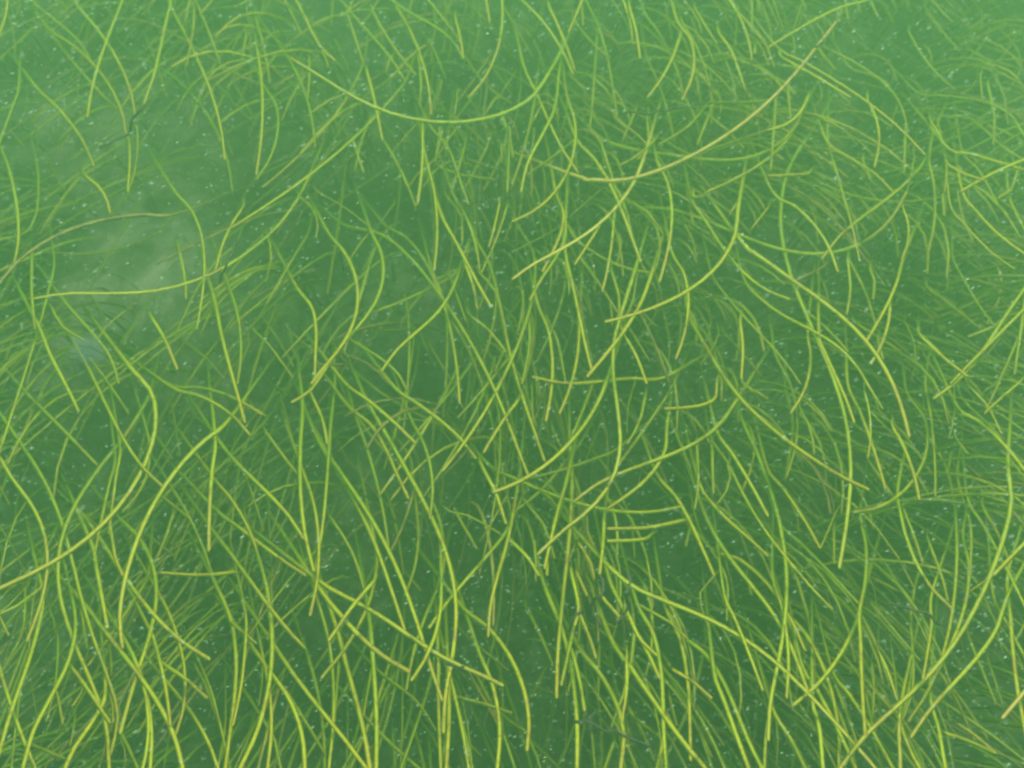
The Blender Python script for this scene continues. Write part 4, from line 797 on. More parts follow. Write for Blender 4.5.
('f', '288.5,332.0 296.0,359.5', 0.229, 0.06, 4.5, None),
('mo', '343.5,354.5 356.9,358.7 368.9,365.0 379.5,373.4 388.5,384.0', 0.356, 0.061, 4.8, None),
('m', '471.0,315.8 488.5,329.5 506.0,352.0', 0.449, 0.06, 4.8, None),
('m', '503.5,352.0 494.8,372.0', 0.382, 0.06, 4.8, None),
('m', '451.0,279.5 466.0,322.0', 0.395, 0.06, 4.8, None),
('mo', '321.0,364.5 343.5,364.5', 0.41, 0.06, 4.8, None),
('f', '376.0,330.8 416.0,329.5', 0.299, 0.06, 4.5, None),
('f', '421.0,334.5 433.5,364.5', 0.246, 0.06, 4.5, None),
('f', '431.0,347.0 453.5,384.0', 0.301, 0.06, 4.5, None),
('f', '288.5,329.5 313.5,352.0', 0.255, 0.06, 4.5, None),
('m', '481.0,274.5 496.0,292.0 506.0,332.0', 0.404, 0.071, 4.8, None),
('f', '393.5,204.5 378.5,224.5', 0.258, 0.06, 4.5, None),
('m', '687.0,192.0 693.2,225.8', 0.411, 0.06, 4.8, None),
('m', '582.0,259.5 599.5,284.5 617.0,312.0', 0.457, 0.07, 4.8, None),
('f', '579.5,287.0 587.0,302.0 590.8,317.0', 0.312, 0.06, 4.5, None),
('m', '547.0,319.5 557.0,339.5 565.8,384.0', 0.423, 0.075, 4.8, None),
('m', '637.0,277.0 632.0,304.5 622.0,322.0', 0.457, 0.06, 4.8, None),
('m', '630.8,329.5 649.5,360.8', 0.499, 0.06, 4.8, None),
('mo', '640.7,314.5 649.0,331.5 656.6,348.7 663.4,366.2 669.5,384.0', 0.443, 0.084, 4.8, None),
('m', '612.0,272.0 619.5,299.5 617.0,322.0', 0.464, 0.06, 4.8, None),
('m', '647.1,212.0 655.8,227.0 659.6,242.9 658.2,259.5 651.9,277.0', 0.451, 0.077, 4.8, None),
('f', '672.0,224.5 692.0,239.5', 0.309, 0.06, 4.5, None),
('m', '627.0,199.5 647.0,212.0 663.2,234.5', 0.447, 0.06, 4.8, None),
('f', '598.2,192.0 569.5,217.0', 0.354, 0.06, 4.5, None),
('n', '597.0,229.5 574.5,264.5', 0.563, 0.06, 5.1, None),
('f', '619.5,289.5 657.0,327.0', 0.346, 0.06, 4.5, None),
('m', '739.5,199.5 729.5,214.5', 0.503, 0.06, 4.8, None),
('n', '767.0,209.5 750.8,229.5', 0.523, 0.06, 5.1, None),
('n', '694.5,197.0 709.5,192.0', 0.55, 0.06, 5.1, None),
('f', '662.0,307.0 669.5,342.0 667.0,367.0', 0.265, 0.068, 4.5, None),
('m', '529.5,324.5 529.5,347.0 522.0,384.0', 0.443, 0.067, 4.8, None),
('m', '640.8,262.0 654.5,287.0', 0.399, 0.06, 4.8, None),
('f', '522.0,202.0 559.5,224.5', 0.276, 0.06, 4.5, None),
('f', '639.5,217.0 638.2,242.0', 0.258, 0.06, 4.5, None),
('f', '559.5,227.0 537.0,239.5 512.0,252.0', 0.324, 0.06, 4.5, None),
('f', '724.5,332.0 762.0,377.0', 0.336, 0.065, 4.5, None),
('m', '848.0,259.5 850.5,289.5 846.8,314.5', 0.506, 0.062, 4.8, None),
('m', '850.5,262.0 865.5,292.0 875.5,324.5', 0.416, 0.075, 4.8, None),
('f', '815.5,269.5 825.5,287.0 828.0,304.5', 0.355, 0.06, 4.5, None),
('mo', '823.0,267.0 800.5,278.2 788.0,282.0', 0.438, 0.06, 4.8, None),
('m', '870.5,269.5 874.2,279.5 873.0,299.5', 0.448, 0.06, 4.8, None),
('m', '958.0,194.5 963.0,217.0 973.0,242.0', 0.409, 0.06, 4.8, None),
('n', '1008.0,192.0 998.0,198.2', 0.539, 0.06, 5.1, None),
('m', '1009.2,197.0 1020.5,222.0 1024.0,229.5 1043.0,270.3', 0.452, 0.06, 4.8, None),
('m', '1027.0,287.5 1020.5,332.0 1014.2,374.5', 0.477, 0.06, 4.8, None),
('m', '928.0,287.0 953.0,307.0 980.5,329.5', 0.456, 0.075, 4.8, None),
('m', '905.5,322.0 914.2,342.0 915.5,362.0', 0.392, 0.06, 4.8, None),
('m', '918.0,314.5 920.0,342.0 910.5,384.0', 0.43, 0.078, 4.8, None),
('f', '923.0,352.0 943.0,384.0', 0.319, 0.06, 4.5, None),
('mb', '993.0,327.0 968.0,337.0', 0.451, 0.06, 4.8, None),
('m', '1067.8,301.6 1024.0,312.0 1003.0,317.0', 0.398, 0.06, 4.8, None),
('m', '925.5,307.0 940.5,318.2', 0.508, 0.06, 4.8, None),
('f', '948.0,232.0 970.5,242.0', 0.337, 0.06, 4.5, None),
('f', '940.5,242.0 950.5,272.0', 0.357, 0.06, 4.5, None),
('f', '893.0,219.5 900.5,239.5', 0.262, 0.06, 4.5, None),
('m', '855.5,322.0 878.0,337.0 900.5,352.0', 0.395, 0.06, 4.8, None),
('m', '878.0,339.5 883.0,359.5', 0.483, 0.06, 4.8, None),
('f', '908.0,244.5 928.0,250.8', 0.28, 0.06, 4.5, None),
('f', '940.5,329.5 1008.0,372.0', 0.264, 0.089, 4.5, None),
('m', '808.0,312.0 830.5,332.0 848.0,352.0', 0.441, 0.063, 4.8, None),
('f', '795.5,192.0 813.0,212.0 818.0,244.5', 0.35, 0.066, 4.5, None),
('mb', '943.0,197.0 944.2,215.8', 0.488, 0.06, 4.8, None),
('f', '868.0,212.0 880.5,227.0', 0.278, 0.06, 4.5, None),
('f', '863.0,222.0 865.5,237.0', 0.266, 0.06, 4.5, None),
('nb', '-21.2,446.8 0.0,486.5 10.0,505.2', 0.455, 0.06, 5.1, None),
('m', '-23.8,488.3 0.0,526.5 12.5,546.5 26.2,576.0', 0.423, 0.062, 4.8, None),
('m', '245.0,474.0 250.0,488.2 254.8,502.6 259.3,517.0 263.5,531.5', 0.451, 0.067, 4.8, None),
('m', '172.5,514.0 165.0,539.0 152.5,566.5', 0.356, 0.063, 4.8, None),
('f', '50.0,484.0 72.5,504.0 100.0,529.0', 0.226, 0.075, 4.5, None),
('f', '88.8,466.5 86.2,484.0 77.5,506.5', 0.222, 0.06, 4.5, None),
('f', '155.0,434.0 172.5,459.0', 0.234, 0.06, 4.5, None),
('f', '172.5,409.0 180.0,456.5', 0.234, 0.06, 4.5, None),
('m', '165.0,499.0 190.0,519.0', 0.431, 0.06, 4.8, None),
('f', '-43.9,478.8 0.0,469.0 22.5,464.0', 0.232, 0.06, 4.5, None),
('f', '192.5,414.0 215.0,431.5', 0.255, 0.06, 4.5, None),
('f', '150.0,536.5 175.0,556.5', 0.22, 0.06, 4.5, None),
('f', '477.2,396.5 478.5,434.0', 0.248, 0.06, 4.5, None),
('m', '267.2,434.0 283.5,456.5 297.2,474.0', 0.399, 0.06, 4.8, None),
('f', '294.8,484.0 288.5,514.0 271.0,544.0', 0.243, 0.073, 4.5, None),
('m', '451.0,511.5 471.0,516.5 501.0,534.0', 0.458, 0.061, 4.8, None),
('m', '458.5,516.5 477.2,549.0', 0.381, 0.06, 4.8, None),
('m', '506.0,496.5 493.5,519.0 479.8,541.5', 0.44, 0.06, 4.8, None),
('f', '433.5,421.5 431.0,464.0', 0.214, 0.06, 4.5, None),
('f', '443.5,479.0 441.0,504.0', 0.208, 0.06, 4.5, None),
('f', '271.0,384.0 291.0,396.5', 0.218, 0.06, 4.5, None),
('f', '281.0,399.0 296.0,451.5', 0.209, 0.061, 4.5, None),
('f', '423.5,509.0 434.8,559.0', 0.293, 0.06, 4.5, None),
('f', '456.0,394.0 463.5,409.0', 0.296, 0.06, 4.5, None),
('mb', '253.5,407.8 266.0,416.5', 0.42, 0.06, 4.8, None),
('f', '441.0,429.0 451.0,441.5', 0.231, 0.06, 4.5, None),
('f', '393.5,434.0 411.0,459.0 413.5,489.0', 0.227, 0.067, 4.5, None),
('m', '634.5,384.0 628.2,406.5 627.0,434.0', 0.369, 0.06, 4.8, None),
('m', '644.5,399.0 639.5,421.5 627.0,444.0', 0.456, 0.06, 4.8, None),
('m', '592.0,386.5 579.5,419.0 564.5,451.5', 0.377, 0.078, 4.8, None),
('m', '532.0,389.0 533.2,421.5', 0.383, 0.06, 4.8, None),
('f', '600.8,424.0 584.5,464.0', 0.242, 0.06, 4.5, None),
('m', '527.0,504.0 544.5,526.5 554.5,559.0', 0.401, 0.069, 4.8, None),
('nb', '579.5,544.0 589.5,559.0 594.5,579.0', 0.45, 0.06, 5.1, None),
('m', '580.8,529.0 569.5,559.0', 0.372, 0.06, 4.8, None),
('m', '584.5,524.0 597.0,554.0', 0.388, 0.06, 4.8, None),
('m', '697.0,444.0 698.2,484.0 694.5,509.0', 0.426, 0.073, 4.8, None),
('m', '712.0,446.5 713.2,494.0', 0.445, 0.06, 4.8, None),
('m', '689.5,529.0 685.8,546.5', 0.387, 0.06, 4.8, None),
('m', '672.0,424.0 687.0,461.5 699.5,491.5', 0.379, 0.081, 4.8, None),
('m', '728.2,466.5 729.5,484.0 717.0,504.0', 0.458, 0.06, 4.8, None),
('f', '667.0,414.0 687.0,426.5 692.0,436.5', 0.216, 0.06, 4.5, None),
('f', '687.0,409.0 697.0,431.5', 0.28, 0.06, 4.5, None),
('m', '744.5,384.0 768.0,399.0', 0.44, 0.06, 4.8, None),
('f', '642.0,469.0 637.0,491.5', 0.298, 0.06, 4.5, None),
('m', '553.2,431.5 564.5,454.0', 0.415, 0.06, 4.8, None),
('mt', '608.2,489.0 605.8,509.0', 0.428, 0.06, 2.98, None),
('f', '682.0,384.0 697.0,406.5', 0.215, 0.06, 4.5, None),
('f', '724.5,431.5 762.0,451.5', 0.258, 0.06, 4.5, None),
('f', '632.0,524.0 634.5,559.0', 0.255, 0.06, 4.5, None),
('m', '928.0,396.5 940.5,421.5 949.2,439.0', 0.422, 0.06, 4.8, None),
('m', '954.2,389.0 955.0,411.5 949.2,439.0', 0.423, 0.06, 4.8, None),
('mb', '950.5,456.5 948.0,476.5', 0.368, 0.06, 4.8, None),
('n', '835.5,514.0 820.5,549.0', 0.482, 0.06, 5.1, None),
('m', '800.5,409.0 810.5,429.0 814.2,454.0', 0.44, 0.06, 4.8, None),
('f', '808.0,394.0 816.8,421.5', 0.261, 0.06, 4.5, None),
('f', '818.0,439.0 828.0,454.0', 0.269, 0.06, 4.5, None),
('mo', '795.5,449.0 809.6,462.5 820.1,477.8 827.1,495.0 830.5,514.0', 0.415, 0.084, 4.8, None),
('m', '898.0,449.0 888.0,471.5', 0.399, 0.06, 4.8, None),
('m', '868.0,459.0 875.8,471.1 883.9,483.0 892.1,494.8 900.5,506.5', 0.34, 0.064, 4.8, None),
('m', '903.0,506.5 915.5,539.0 923.0,564.0', 0.43, 0.068, 4.8, None),
('f', '835.5,479.0 836.8,501.5', 0.273, 0.06, 4.5, None),
('m', '834.2,529.0 834.2,564.0', 0.348, 0.06, 4.8, None),
('m', '955.5,436.5 968.0,454.0', 0.428, 0.06, 4.8, None),
('m', '993.0,404.0 1024.0,417.8 1065.1,436.0', 0.365, 0.06, 4.8, None),
('m', '973.0,456.5 985.5,469.3 998.2,481.8 1011.0,494.3 1024.0,506.5 1056.7,537.4', 0.399, 0.079, 4.8, None),
('m', '983.0,506.5 998.0,534.0 1008.0,559.0', 0.432, 0.065, 4.8, None),
('m', '910.5,526.5 923.0,564.0', 0.414, 0.06, 4.8, None),
('m', '928.0,539.0 941.8,576.0 948.0,601.0', 0.417, 0.072, 4.8, None),
('f', '840.5,456.5 853.0,489.0', 0.209, 0.06, 4.5, None),
('f', '895.5,466.5 898.0,494.0', 0.216, 0.06, 4.5, None),
('m', '870.5,411.5 893.0,434.0', 0.37, 0.06, 4.8, None),
('f', '768.0,449.0 795.5,459.0', 0.282, 0.06, 4.5, None),
('f', '793.0,474.0 813.0,491.5', 0.233, 0.06, 4.5, None),
('f', '793.0,496.5 830.5,529.0', 0.262, 0.06, 4.5, None),
('f', '920.5,479.0 933.0,494.0', 0.201, 0.06, 4.5, None),
('f', '843.0,544.0 868.0,571.5', 0.23, 0.06, 4.5, None),
('m', '45.0,581.0 25.0,601.0 0.0,613.5 -40.2,633.6', 0.421, 0.062, 4.8, None),
('m', '30.0,581.0 10.0,603.5 0.0,612.2 -33.9,641.9', 0.423, 0.06, 4.8, None),
('nb', '-17.6,583.3 2.5,623.5 8.8,636.0', 0.536, 0.06, 5.1, None),
('n', '56.2,691.0 62.5,723.5', 0.578, 0.06, 5.1, None),
('m', '30.0,676.0 37.5,721.0', 0.452, 0.06, 4.8, None),
('m', '195.0,666.0 207.5,691.0 222.5,736.0', 0.365, 0.084, 4.8, None),
('m', '170.0,726.0 163.8,768.0 157.1,812.5', 0.365, 0.06, 4.8, None),
('m', '232.5,623.5 256.0,643.5', 0.454, 0.06, 4.8, None),
('m', '245.0,671.0 256.0,688.5', 0.356, 0.06, 4.8, None),
('m', '225.0,726.0 217.5,768.0 209.6,812.3', 0.401, 0.06, 4.8, None),
('m', '75.0,716.0 70.0,746.0', 0.446, 0.06, 4.8, None),
('m', '122.5,736.0 137.5,768.0 156.6,808.7', 0.424, 0.06, 4.8, None),
('m', '35.0,746.0 65.0,758.5', 0.368, 0.06, 4.8, None),
('n', '125.0,751.0 125.0,768.0 125.0,813.0', 0.571, 0.06, 5.1, None),
('m', '110.0,651.0 111.2,676.0', 0.398, 0.06, 4.8, None),
('n', '107.5,688.5 112.5,706.0 112.5,723.5', 0.49, 0.06, 5.1, None),
('m', '80.0,601.0 87.5,648.5', 0.399, 0.06, 4.8, None),
('n', '82.5,688.5 72.5,706.0', 0.531, 0.06, 5.1, None),
('f', '105.0,726.0 110.0,768.0 115.3,812.7', 0.215, 0.06, 4.5, None),
('m', '-33.9,638.1 0.0,608.5 20.0,591.0 32.5,576.0', 0.381, 0.06, 4.8, None),
('m', '47.5,598.5 55.0,631.0 67.5,616.0', 0.378, 0.06, 4.8, None),
('m', '269.8,576.0 272.2,608.5', 0.34, 0.06, 4.8, None),
('m', '286.0,691.0 303.5,718.5 326.0,756.0', 0.383, 0.085, 4.8, None),
('m', '456.0,626.0 481.0,648.5 508.5,671.0', 0.374, 0.077, 4.8, None),
('m', '371.0,723.5 396.0,748.5 418.5,768.0 452.5,797.5', 0.372, 0.072, 4.8, None),
('m', '261.0,631.0 262.2,676.0 258.5,706.0', 0.401, 0.084, 4.8, None),
('m', '261.0,716.0 273.5,736.0 281.0,768.0 291.3,811.8', 0.363, 0.063, 4.8, None),
('m', '453.5,696.0 491.0,706.0 512.0,713.5', 0.455, 0.068, 4.8, None),
('mo', '471.0,676.0 488.5,706.0 503.5,736.0', 0.446, 0.076, 4.8, None),
('m', '338.5,671.0 333.5,738.5', 0.437, 0.075, 4.8, None),
('m', '371.0,671.0 363.5,716.0', 0.416, 0.06, 4.8, None),
('f', '466.0,741.0 481.0,756.0', 0.3, 0.06, 4.5, None),
('f', '408.5,576.0 421.0,591.0', 0.26, 0.06, 4.5, None),
('mo', '589.5,598.5 597.0,621.0 598.2,641.0', 0.417, 0.06, 4.8, None),
('nb', '578.2,576.0 587.0,596.0', 0.516, 0.06, 5.1, None),
('nb', '602.0,596.0 619.5,617.2', 0.532, 0.06, 5.1, None),
('m', '602.0,621.0 617.0,628.5', 0.381, 0.06, 4.8, None),
('m', '629.5,708.5 642.0,731.0 654.5,761.0', 0.371, 0.065, 4.8, None),
('m', '642.0,606.0 672.0,623.5 687.0,638.5', 0.419, 0.062, 4.8, None),
('mt', '712.0,578.5 701.2,588.4 700.2,602.4 704.5,617.6 709.5,631.0', 0.449, 0.066, 2.98, None),
('m', '747.0,576.0 752.0,596.0', 0.4, 0.06, 4.8, None),
('m', '527.0,608.5 542.0,638.5 553.2,666.0', 0.366, 0.07, 4.8, None),
('f', '547.0,666.0 532.0,696.0', 0.3, 0.06, 4.5, None),
('m', '527.0,683.5 562.0,696.0', 0.46, 0.06, 4.8, None),
('m', '512.0,723.5 529.5,736.0 539.5,768.0 552.9,811.0', 0.394, 0.061, 4.8, None),
('m', '592.0,736.0 594.5,768.0 598.0,812.9', 0.357, 0.06, 4.8, None),
('n', '664.5,736.0 657.0,768.0 646.7,811.8', 0.507, 0.06, 5.1, None),
('m', '669.5,696.0 677.0,726.0', 0.351, 0.06, 4.8, None),
('m', '632.0,716.0 662.0,738.5', 0.381, 0.06, 4.8, None),
('m', '599.5,648.5 598.2,701.0', 0.369, 0.06, 4.8, None),
('m', '614.5,741.0 604.5,768.0 588.9,810.2', 0.371, 0.06, 4.8, None),
('f', '532.0,741.0 559.5,768.0 591.6,799.5', 0.263, 0.06, 4.5, None),
('f', '697.0,706.0 724.5,746.0', 0.298, 0.06, 4.5, None),
('f', '652.0,583.5 692.0,601.0', 0.282, 0.06, 4.5, None),
('m', '617.0,718.5 622.0,748.5 622.0,768.0 622.0,813.0', 0.347, 0.06, 4.8, None),
('m', '587.0,576.0 594.5,591.0 599.5,621.0', 0.373, 0.06, 4.8, None),
('nyb', '1053.1,657.9 1024.0,692.2 1001.8,718.5', 0.55, 0.06, 5.1, None),
('n', '985.5,581.0 970.5,591.0', 0.576, 0.06, 5.1, None),
('m', '871.8,661.0 874.2,688.5 871.8,726.0', 0.344, 0.072, 4.8, None),
('m', '863.0,616.0 875.5,641.0', 0.425, 0.06, 4.8, None),
('m', '968.0,633.5 980.5,666.0 995.5,702.2', 0.41, 0.082, 4.8, None),
('m', '950.5,696.0 973.0,726.0', 0.451, 0.06, 4.8, None),
('mt', '938.0,711.0 958.0,736.0', 0.439, 0.06, 2.98, None),
('m', '993.0,593.5 1005.5,621.0 1024.0,656.0 1045.0,695.8', 0.443, 0.078, 4.8, None),
('m', '983.0,608.5 1008.0,636.0', 0.457, 0.06, 4.8, None),
('m', '1046.2,586.8 1024.0,626.0 1015.5,641.0', 0.37, 0.06, 4.8, None),
('m', '870.5,576.0 898.0,591.0', 0.353, 0.06, 4.8, None),
('m', '865.5,678.5 890.5,708.5', 0.403, 0.06, 4.8, None),
('n', '903.0,731.0 920.5,768.0 939.7,808.7', 0.551, 0.06, 5.1, None),
('m', '875.5,736.0 893.0,768.0 914.6,807.5', 0.453, 0.06, 4.8, None),
('f', '800.5,616.0 843.0,643.5', 0.279, 0.06, 4.5, None),
('f', '793.0,643.5 830.5,676.0', 0.271, 0.06, 4.5, None),
('f', '988.0,658.5 1003.0,706.0', 0.261, 0.06, 4.5, None),
('f', '958.0,761.0 993.0,768.0 1037.1,776.8', 0.204, 0.06, 4.5, None),
('m', '835.5,686.0 848.0,716.0 858.0,746.0', 0.434, 0.071, 4.8, None)
]
STRANDS = [
('d', '143.8,103.8 138.8,112.5 127.5,132.5 113.8,141.2 98.8,147.5', 0.5, 0.02, 3, None),
('d', '824.0,39.5 817.5,47.5', 0.5, 0.02, 3, None),
('d', '617.0,112.5 652.0,111.2 697.0,107.5', 0.5, 0.02, 3, None),
('d', '236.2,239.5 227.5,264.5 221.2,282.0', 0.5, 0.02, 3, None),
('d', '448.0,659.0 456.0,664.0 462.5,667.5', 0.5, 0.02, 3, None),
('d', '630.8,576.0 629.5,591.0 625.8,606.0 619.5,626.0', 0.5, 0.02, 3, None),
('d', '583.2,607.2 575.8,617.2 568.2,631.5', 0.5, 0.02, 3, None),
('d', '600.8,576.0 598.2,593.5 595.8,606.0 598.2,626.0', 0.5, 0.02, 3, None),
('d', '593.2,711.0 590.8,729.8 587.0,748.5', 0.5, 0.02, 3, None),
('d', '573.2,718.5 597.0,726.0 622.0,736.0 647.0,747.2', 0.5, 0.02, 3, None),
('d', '890.5,603.5 918.0,613.5 943.0,623.5', 0.5, 0.02, 3, None)
]


def blade_path(spec):
    """root on the seabed -> tip, in metres; also the length share where the traced part starts"""
    kind, px, zt, dz, wd, label = spec
    q = [tuple(map(float, a.split(','))) for a in px.split()]
    d = np.r_[0, np.cumsum([math.dist(a, b) for a, b in zip(q, q[1:])])]
    s = d / d[-1]
    zb = max(0.035, zt - dz)
    P = [np.array(at(x, y, zb + (zt - zb) * t ** 0.8)) for (x, y), t in zip(q, s)]
    p0 = P[0]
    h = P[0] - P[1]
    h[2] = 0
    h /= np.linalg.norm(h) + 1e-9
    r = np.array(ray(*q[0]).normalized())
    z0 = p0[2] + 0.03
    root = []
    for f in (1.0, 0.66, 0.33):
        k = z0 * f / -r[2]
        root.append(p0 + r * k + h * (0.36 if d[-1] > 80 else 0.06) * z0 * f * (1.4 - 0.4 * f))
    return root + P


def build_path(spec, per=0.014):
    P = blade_path(spec)
    ln = sum(np.linalg.norm(a - b) for a, b in zip(P, P[1:]))
    return spline(P, int(min(max(ln / per, 10), 52)))


def mat_key(kind):
    for k in 'yo':
        if k in kind:
            return k
    return kind[0]


# ------------------------------------------------------------------ the blades one can tell apart
made = []
for spec in BLADES:
    kind, px, zt, dz, wd, label = spec
    P = build_path(spec)
    origin = tuple(P[0])
    rl, tw = random.uniform(-0.25, 0.25), random.uniform(-0.35, 0.35)
    width = wd * 0.00100 * random.uniform(0.95, 1.05)
    fine = 't' in kind
    brown = 'b' in kind
    if brown:
        n_tip = max(3, int(len(P) * random.uniform(0.10, 0.16)))
        cut = len(P) - n_tip
        uc = cut / (len(P) - 1)
        Vv, Ff, al = ribbon(P[:cut + 1], width, 0, uc, rl, tw, fine=fine)
    else:
        Vv, Ff, al = ribbon(P, width, 0, 1, rl, tw, fine=fine)
    o = mesh('seagrass_blade', Vv, Ff, al, [MAT[mat_key(kind)]], origin)
    tag(o, label, 'seagrass blade', 'seagrass blades swaying over the seabed')
    if brown:
        Vv, Ff, al = ribbon(P[cut:], width, uc, 1, rl, tw, fine=fine)
        t = mesh('tip', Vv, Ff, al, [TIP], tuple(P[cut]))
        t.parent = o
        t.matrix_parent_inverse = Matrix.Translation(Vector(origin)).inverted()
        t['label'] = 'withered brown tip'
    made.append((o, P))

# ------------------------------------------------------------------ tufts of pale alga grown on blades
def blob(c, r, seed, seg=7, rings=4, squash=(1, 1, 1)):
    Vv, Ff = [], []
    for j in range(rings + 1):
        th = math.pi * j / rings
        for i in range(seg):
            ph = 2 * math.pi * i / seg
            v = Vector((math.sin(th) * math.cos(ph), math.sin(th) * math.sin(ph), math.cos(th)))
            k = r * (1 + 0.55 * noise.noise(v * 1.7 + Vector((seed * 3.1, seed, 0))))
            Vv.append((c[0] + v.x * k * squash[0], c[1] + v.y * k * squash[1], c[2] + v.z * k * squash[2]))
    for j in range(rings):
        for i in range(seg):
            a, b = j * seg + i, j * seg + (i + 1) % seg
            Ff.append((a, b, b + seg, a + seg))
    return Vv, Ff


for q, (px, py, r) in enumerate(((325, 47, 2.2), (608, 139, 2.6), (948, 440, 3.0), (644, 431, 2.4), (618, 477, 1.8), (136, 548, 3.2), (606, 141, 2.0), (181, 640, 2.0), (488, 304, 2.4), (943, 575, 2), (345, 620, 2), (773, 616, 1.8), (850, 180, 2.2), (452, 120, 1.8))):
    best = None
    for o, P in made:
        for p in P[3:]:
            v = cam.matrix_world.inverted() if False else ROT.transposed() @ (Vector(p) - cam.location)
            d = math.hypot(W / 2 + FPX * v.x / -v.z - px, H / 2 - FPX * v.y / -v.z - py)
            if best is None or d < best[0]:
                best = (d, o, p)
    d, o, p = best
    Vv, Ff = blob(p + np.array((0, 0, 0.001)), r * 0.001, q, squash=(1.3, 1, 0.8))
    t = mesh('alga_tuft', Vv, Ff, None, [TUFT], tuple(p))
    t.parent = o
    t.matrix_parent_inverse = Matrix.Translation(o.location).inverted()

# ------------------------------------------------------------------ the other blades of the meadow, as one mass
AV, AF, AA, AM, off = [], [], [], [], 0


def add(P, width, mi, **kw):
    global off
    Vv, Ff, al = ribbon(P, width, 0, 1, random.uniform(-0.5, 0.5), random.uniform(-0.8, 0.8), **kw)
    AV.append(Vv)
    AF.extend(tuple(i + off for i in f) for f in Ff)
    AA.append(al)
    AM.extend([mi] * len(Ff))
    off += len(Vv)


keys = list('nmfyo')
for spec in MORE_BLADES:
    add(build_path(spec, 0.03), spec[4] * 0.001, keys.index(mat_key(spec[0])))
# the lower storey: blades all over the bed, streaming with the current in long even arcs
BARE = [(at(x, y, 0.15), r) for x, y, r in ((395, 570, 0.14), (360, 250, 0.13), (700, 585, 0.10), (130, 262, 0.20), (60, 470, 0.10), (480, 660, 0.08), (900, 480, 0.05), (170, 130, 0.12), (600, 300, 0.05))]


def heading(x, y):
    f = max(-1.0, min(1.0, (x + 0.05) / 0.35))
    a0 = -62 + 32 * f + 20 * noise.noise((x * 1.6, y * 1.6, 1.0)) + random.gauss(0, 8)
    bend = -34 - 8 * f + random.gauss(0, 12)
    if f < 0.2 and random.random() < 0.12:
        a0, bend = -152 + random.gauss(0, 14), 44 + random.gauss(0, 12)
    if random.random() < 0.05:
        a0 += random.choice((-60, 50))
    return a0, bend


def stream(x, y, a0, bend, zt, ln, wd, mi):
    P = []
    p = np.array((x, y, -0.03))
    k = 11
    P.append(p.copy())
    for i in range(1, k):
        q = (i - 0.5) / (k - 1)
        a = math.radians(a0 + bend * q)
        hz = ln / (k - 1) * min(1.0, 0.35 + 1.1 * q)
        p = p + np.array((math.cos(a) * hz, math.sin(a) * hz, 0))
        p[2] = -0.03 + (zt + 0.03) * (1 - (1 - i / (k - 1)) ** 2.1)
        P.append(p.copy())
    c = P[6]
    for b, r in BARE:
        if (c[0] - b.x) ** 2 + (c[1] - b.y) ** 2 < r * r and random.random() < 0.8:
            return
    add(np.array(P), wd, mi)


def tuft(x, y, n, z0, z1, wts):
    """a shoot clump: blades that rise together and bend together"""
    a0, bend = heading(x, y)
    zt, ln = random.uniform(z0, z1), random.uniform(0.26, 0.5)
    for i in range(n):
        stream(x + random.gauss(0, 0.045), y + random.gauss(0, 0.045), a0 + random.gauss(0, 5), bend + random.gauss(0, 8), max(0.05, zt + random.gauss(0, 0.03)),
               ln * random.uniform(0.75, 1.15), random.uniform(0.0038, 0.0054), random.choices(range(5), wts)[0])


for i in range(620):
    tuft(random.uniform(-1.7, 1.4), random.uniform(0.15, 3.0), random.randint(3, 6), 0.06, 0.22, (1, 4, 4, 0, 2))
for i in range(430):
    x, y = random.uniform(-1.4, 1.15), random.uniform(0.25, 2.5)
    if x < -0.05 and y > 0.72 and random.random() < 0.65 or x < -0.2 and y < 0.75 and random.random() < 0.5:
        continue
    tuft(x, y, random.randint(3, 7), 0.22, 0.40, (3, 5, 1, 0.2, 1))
for i in range(280):
    x, y = random.gauss(0, 2.2), 1.2 + random.gauss(0, 2.0)
    if abs(x) < 1.4 and 0 < y < 2.7:
        continue
    tuft(x, y, random.randint(3, 6), 0.08, 0.5, (2, 4, 3, 0, 1))
o = mesh('seagrass_meadow', np.vstack(AV), AF, np.concatenate(AA), [MAT[k] for k in keys], (0, 0, 0), AM)
tag(o, 'dense lower storey of green seagrass blades fading into murky water', 'seagrass', None, 'stuff')

# ------------------------------------------------------------------ dark alga strands
NAMES = STRAND_LABELS = [
    'dark brown alga thread trailing down-left from the end of an upper left blade',
    'dark alga collar round the golden straw blade below its tip',
    'long thin horizontal dark alga thread in the upper right of centre',
    'dark alga thread crossing the broad blade beside the pale sandy patch',
    'dark alga collar before the orange end of the slanting blade',
    'wavy dark alga thread at the head of the thick descending blade',
    'short slanting dark alga thread left in the bottom middle tangle',
    'upright dark alga thread in the middle of the bottom tangle',
    'short drooping dark alga thread low in the bottom middle tangle',
    'long sagging dark alga thread along the bottom of the tangle',
    'thin dark alga thread crossing the fan of blades at lower right',
]
for spec, lab in zip(STRANDS, STRAND_LABELS):
    q = [tuple(map(float, a.split(','))) for a in spec[1].split()]
    P = spline([np.array(at(x, y, 0.60 + 0.015 * math.sin(i * 2))) for i, (x, y) in enumerate(q)], 16)
    P += np.array([noise.noise_vector(Vector(p) * 60) for p in P]) * 0.0055
    Vv, Ff, al = ribbon(P, 0.0034, 0.3, 0.9, 0, 2.0, taper=False, thick=0.7)
    tag(mesh('alga_strand', Vv, Ff, al, [DARK], tuple(P[0])), lab, 'alga strand', 'dark alga strands caught among the blades')

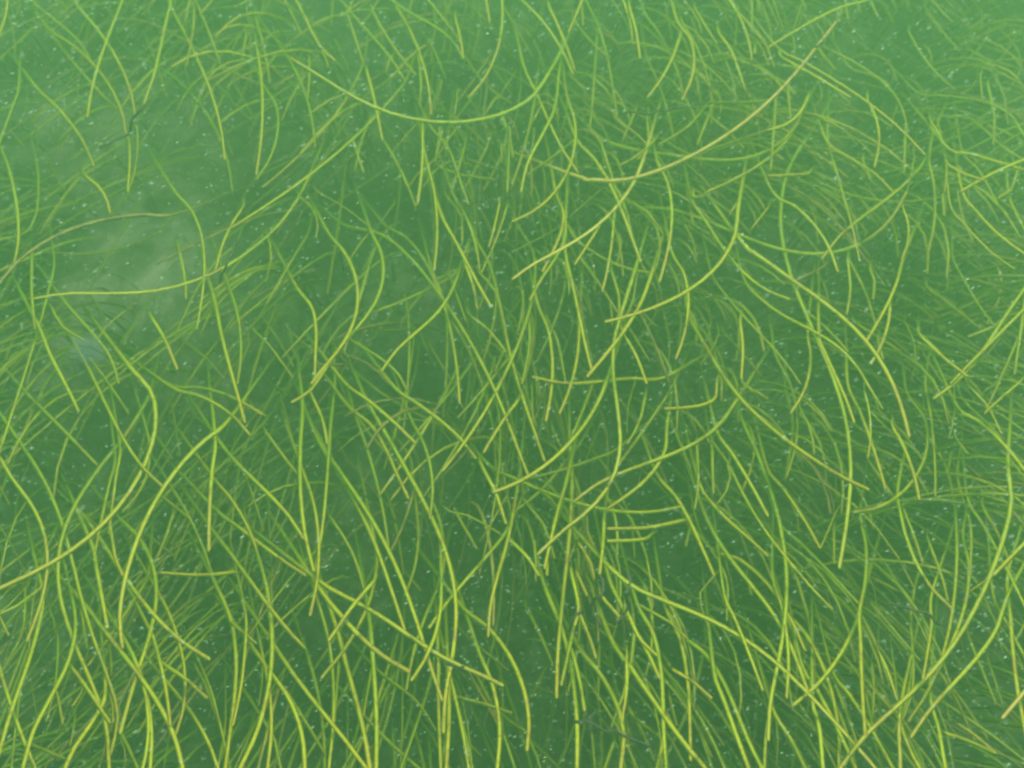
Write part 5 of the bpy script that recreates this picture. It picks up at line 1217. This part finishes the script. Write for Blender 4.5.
# ------------------------------------------------------------------ drifting particles
N = 42000
px = rng.uniform(-0.25, 1.25, N) * W
py = rng.uniform(-0.25, 1.25, N) * H
dist = 0.70 + 0.65 * rng.random(N) ** 0.75
Vv, Ff = [], []
k = 0
for i in range(N):
    d = np.array(ray(px[i], py[i]).normalized())
    c = np.array((0, 0, CAM_Z)) + d * dist[i]
    if c[2] < 0.05:
        continue
    L_ = np.array((0.82, 0.35, 0.25)) + rng.normal(0, 0.22, 3)
    L_ /= np.linalg.norm(L_)
    s = np.cross(L_, (0.1, 0.3, 1))
    s /= np.linalg.norm(s)
    b = np.cross(L_, s)
    if noise.noise(Vector(c) * 4) < -0.1 + 0.9 * (rng.random() - 0.6):
        continue
    r = (0.00018 + 0.00026 * rng.random() ** 5) * (0.5 + dist[i])
    l = r * rng.uniform(1.0, 5.0)
    Vv += [c - L_ * l, c + s * r, c + b * r, c - s * r, c - b * r, c + L_ * l]
    for a, e in ((1, 2), (2, 3), (3, 4), (4, 1)):
        Ff += [(k, k + e, k + a), (k + 5, k + a, k + e)]
    k += 6
tag(mesh('drifting_particles', Vv, Ff, None, [FLECK]), 'tiny pale particles drifting through the green water', 'particles', None, 'stuff')

for q, (x, y, ds, r, lab) in enumerate((
        (87, 352, 0.22, 1.4, 'soft pale floating speck, out of focus at the far left'),)):
    c = Vector((0, 0, CAM_Z)) + ray(x, y).normalized() * ds
    Vv, Ff = blob(c, r * 0.001, q + 40, 8, 5)
    tag(mesh('floating_speck', Vv, Ff, None, [SPECK], tuple(c)), lab, 'floating speck', None)

# ------------------------------------------------------------------ the water itself: murky green
V = [(x, y, z) for z in (-1.1, CAM_Z + 0.25) for y in (-13, 15) for x in (-14, 14)]
F = [(0, 2, 3, 1), (4, 5, 7, 6), (0, 1, 5, 4), (2, 6, 7, 3), (0, 4, 6, 2), (1, 3, 7, 5)]
m, n = material('murky_water')
pv = node(n, 'ShaderNodeVolumePrincipled')
pv.inputs['Color'].default_value = (0.258, 0.57, 0.206, 1)
pv.inputs['Density'].default_value = 0.46
pv.inputs['Anisotropy'].default_value = 0.45
oo = node(n, 'ShaderNodeOutputMaterial')
n.links.new(pv.outputs[0], oo.inputs['Volume'])
tag(mesh('haze', V, F, None, [m], smooth=False), kind='stuff')
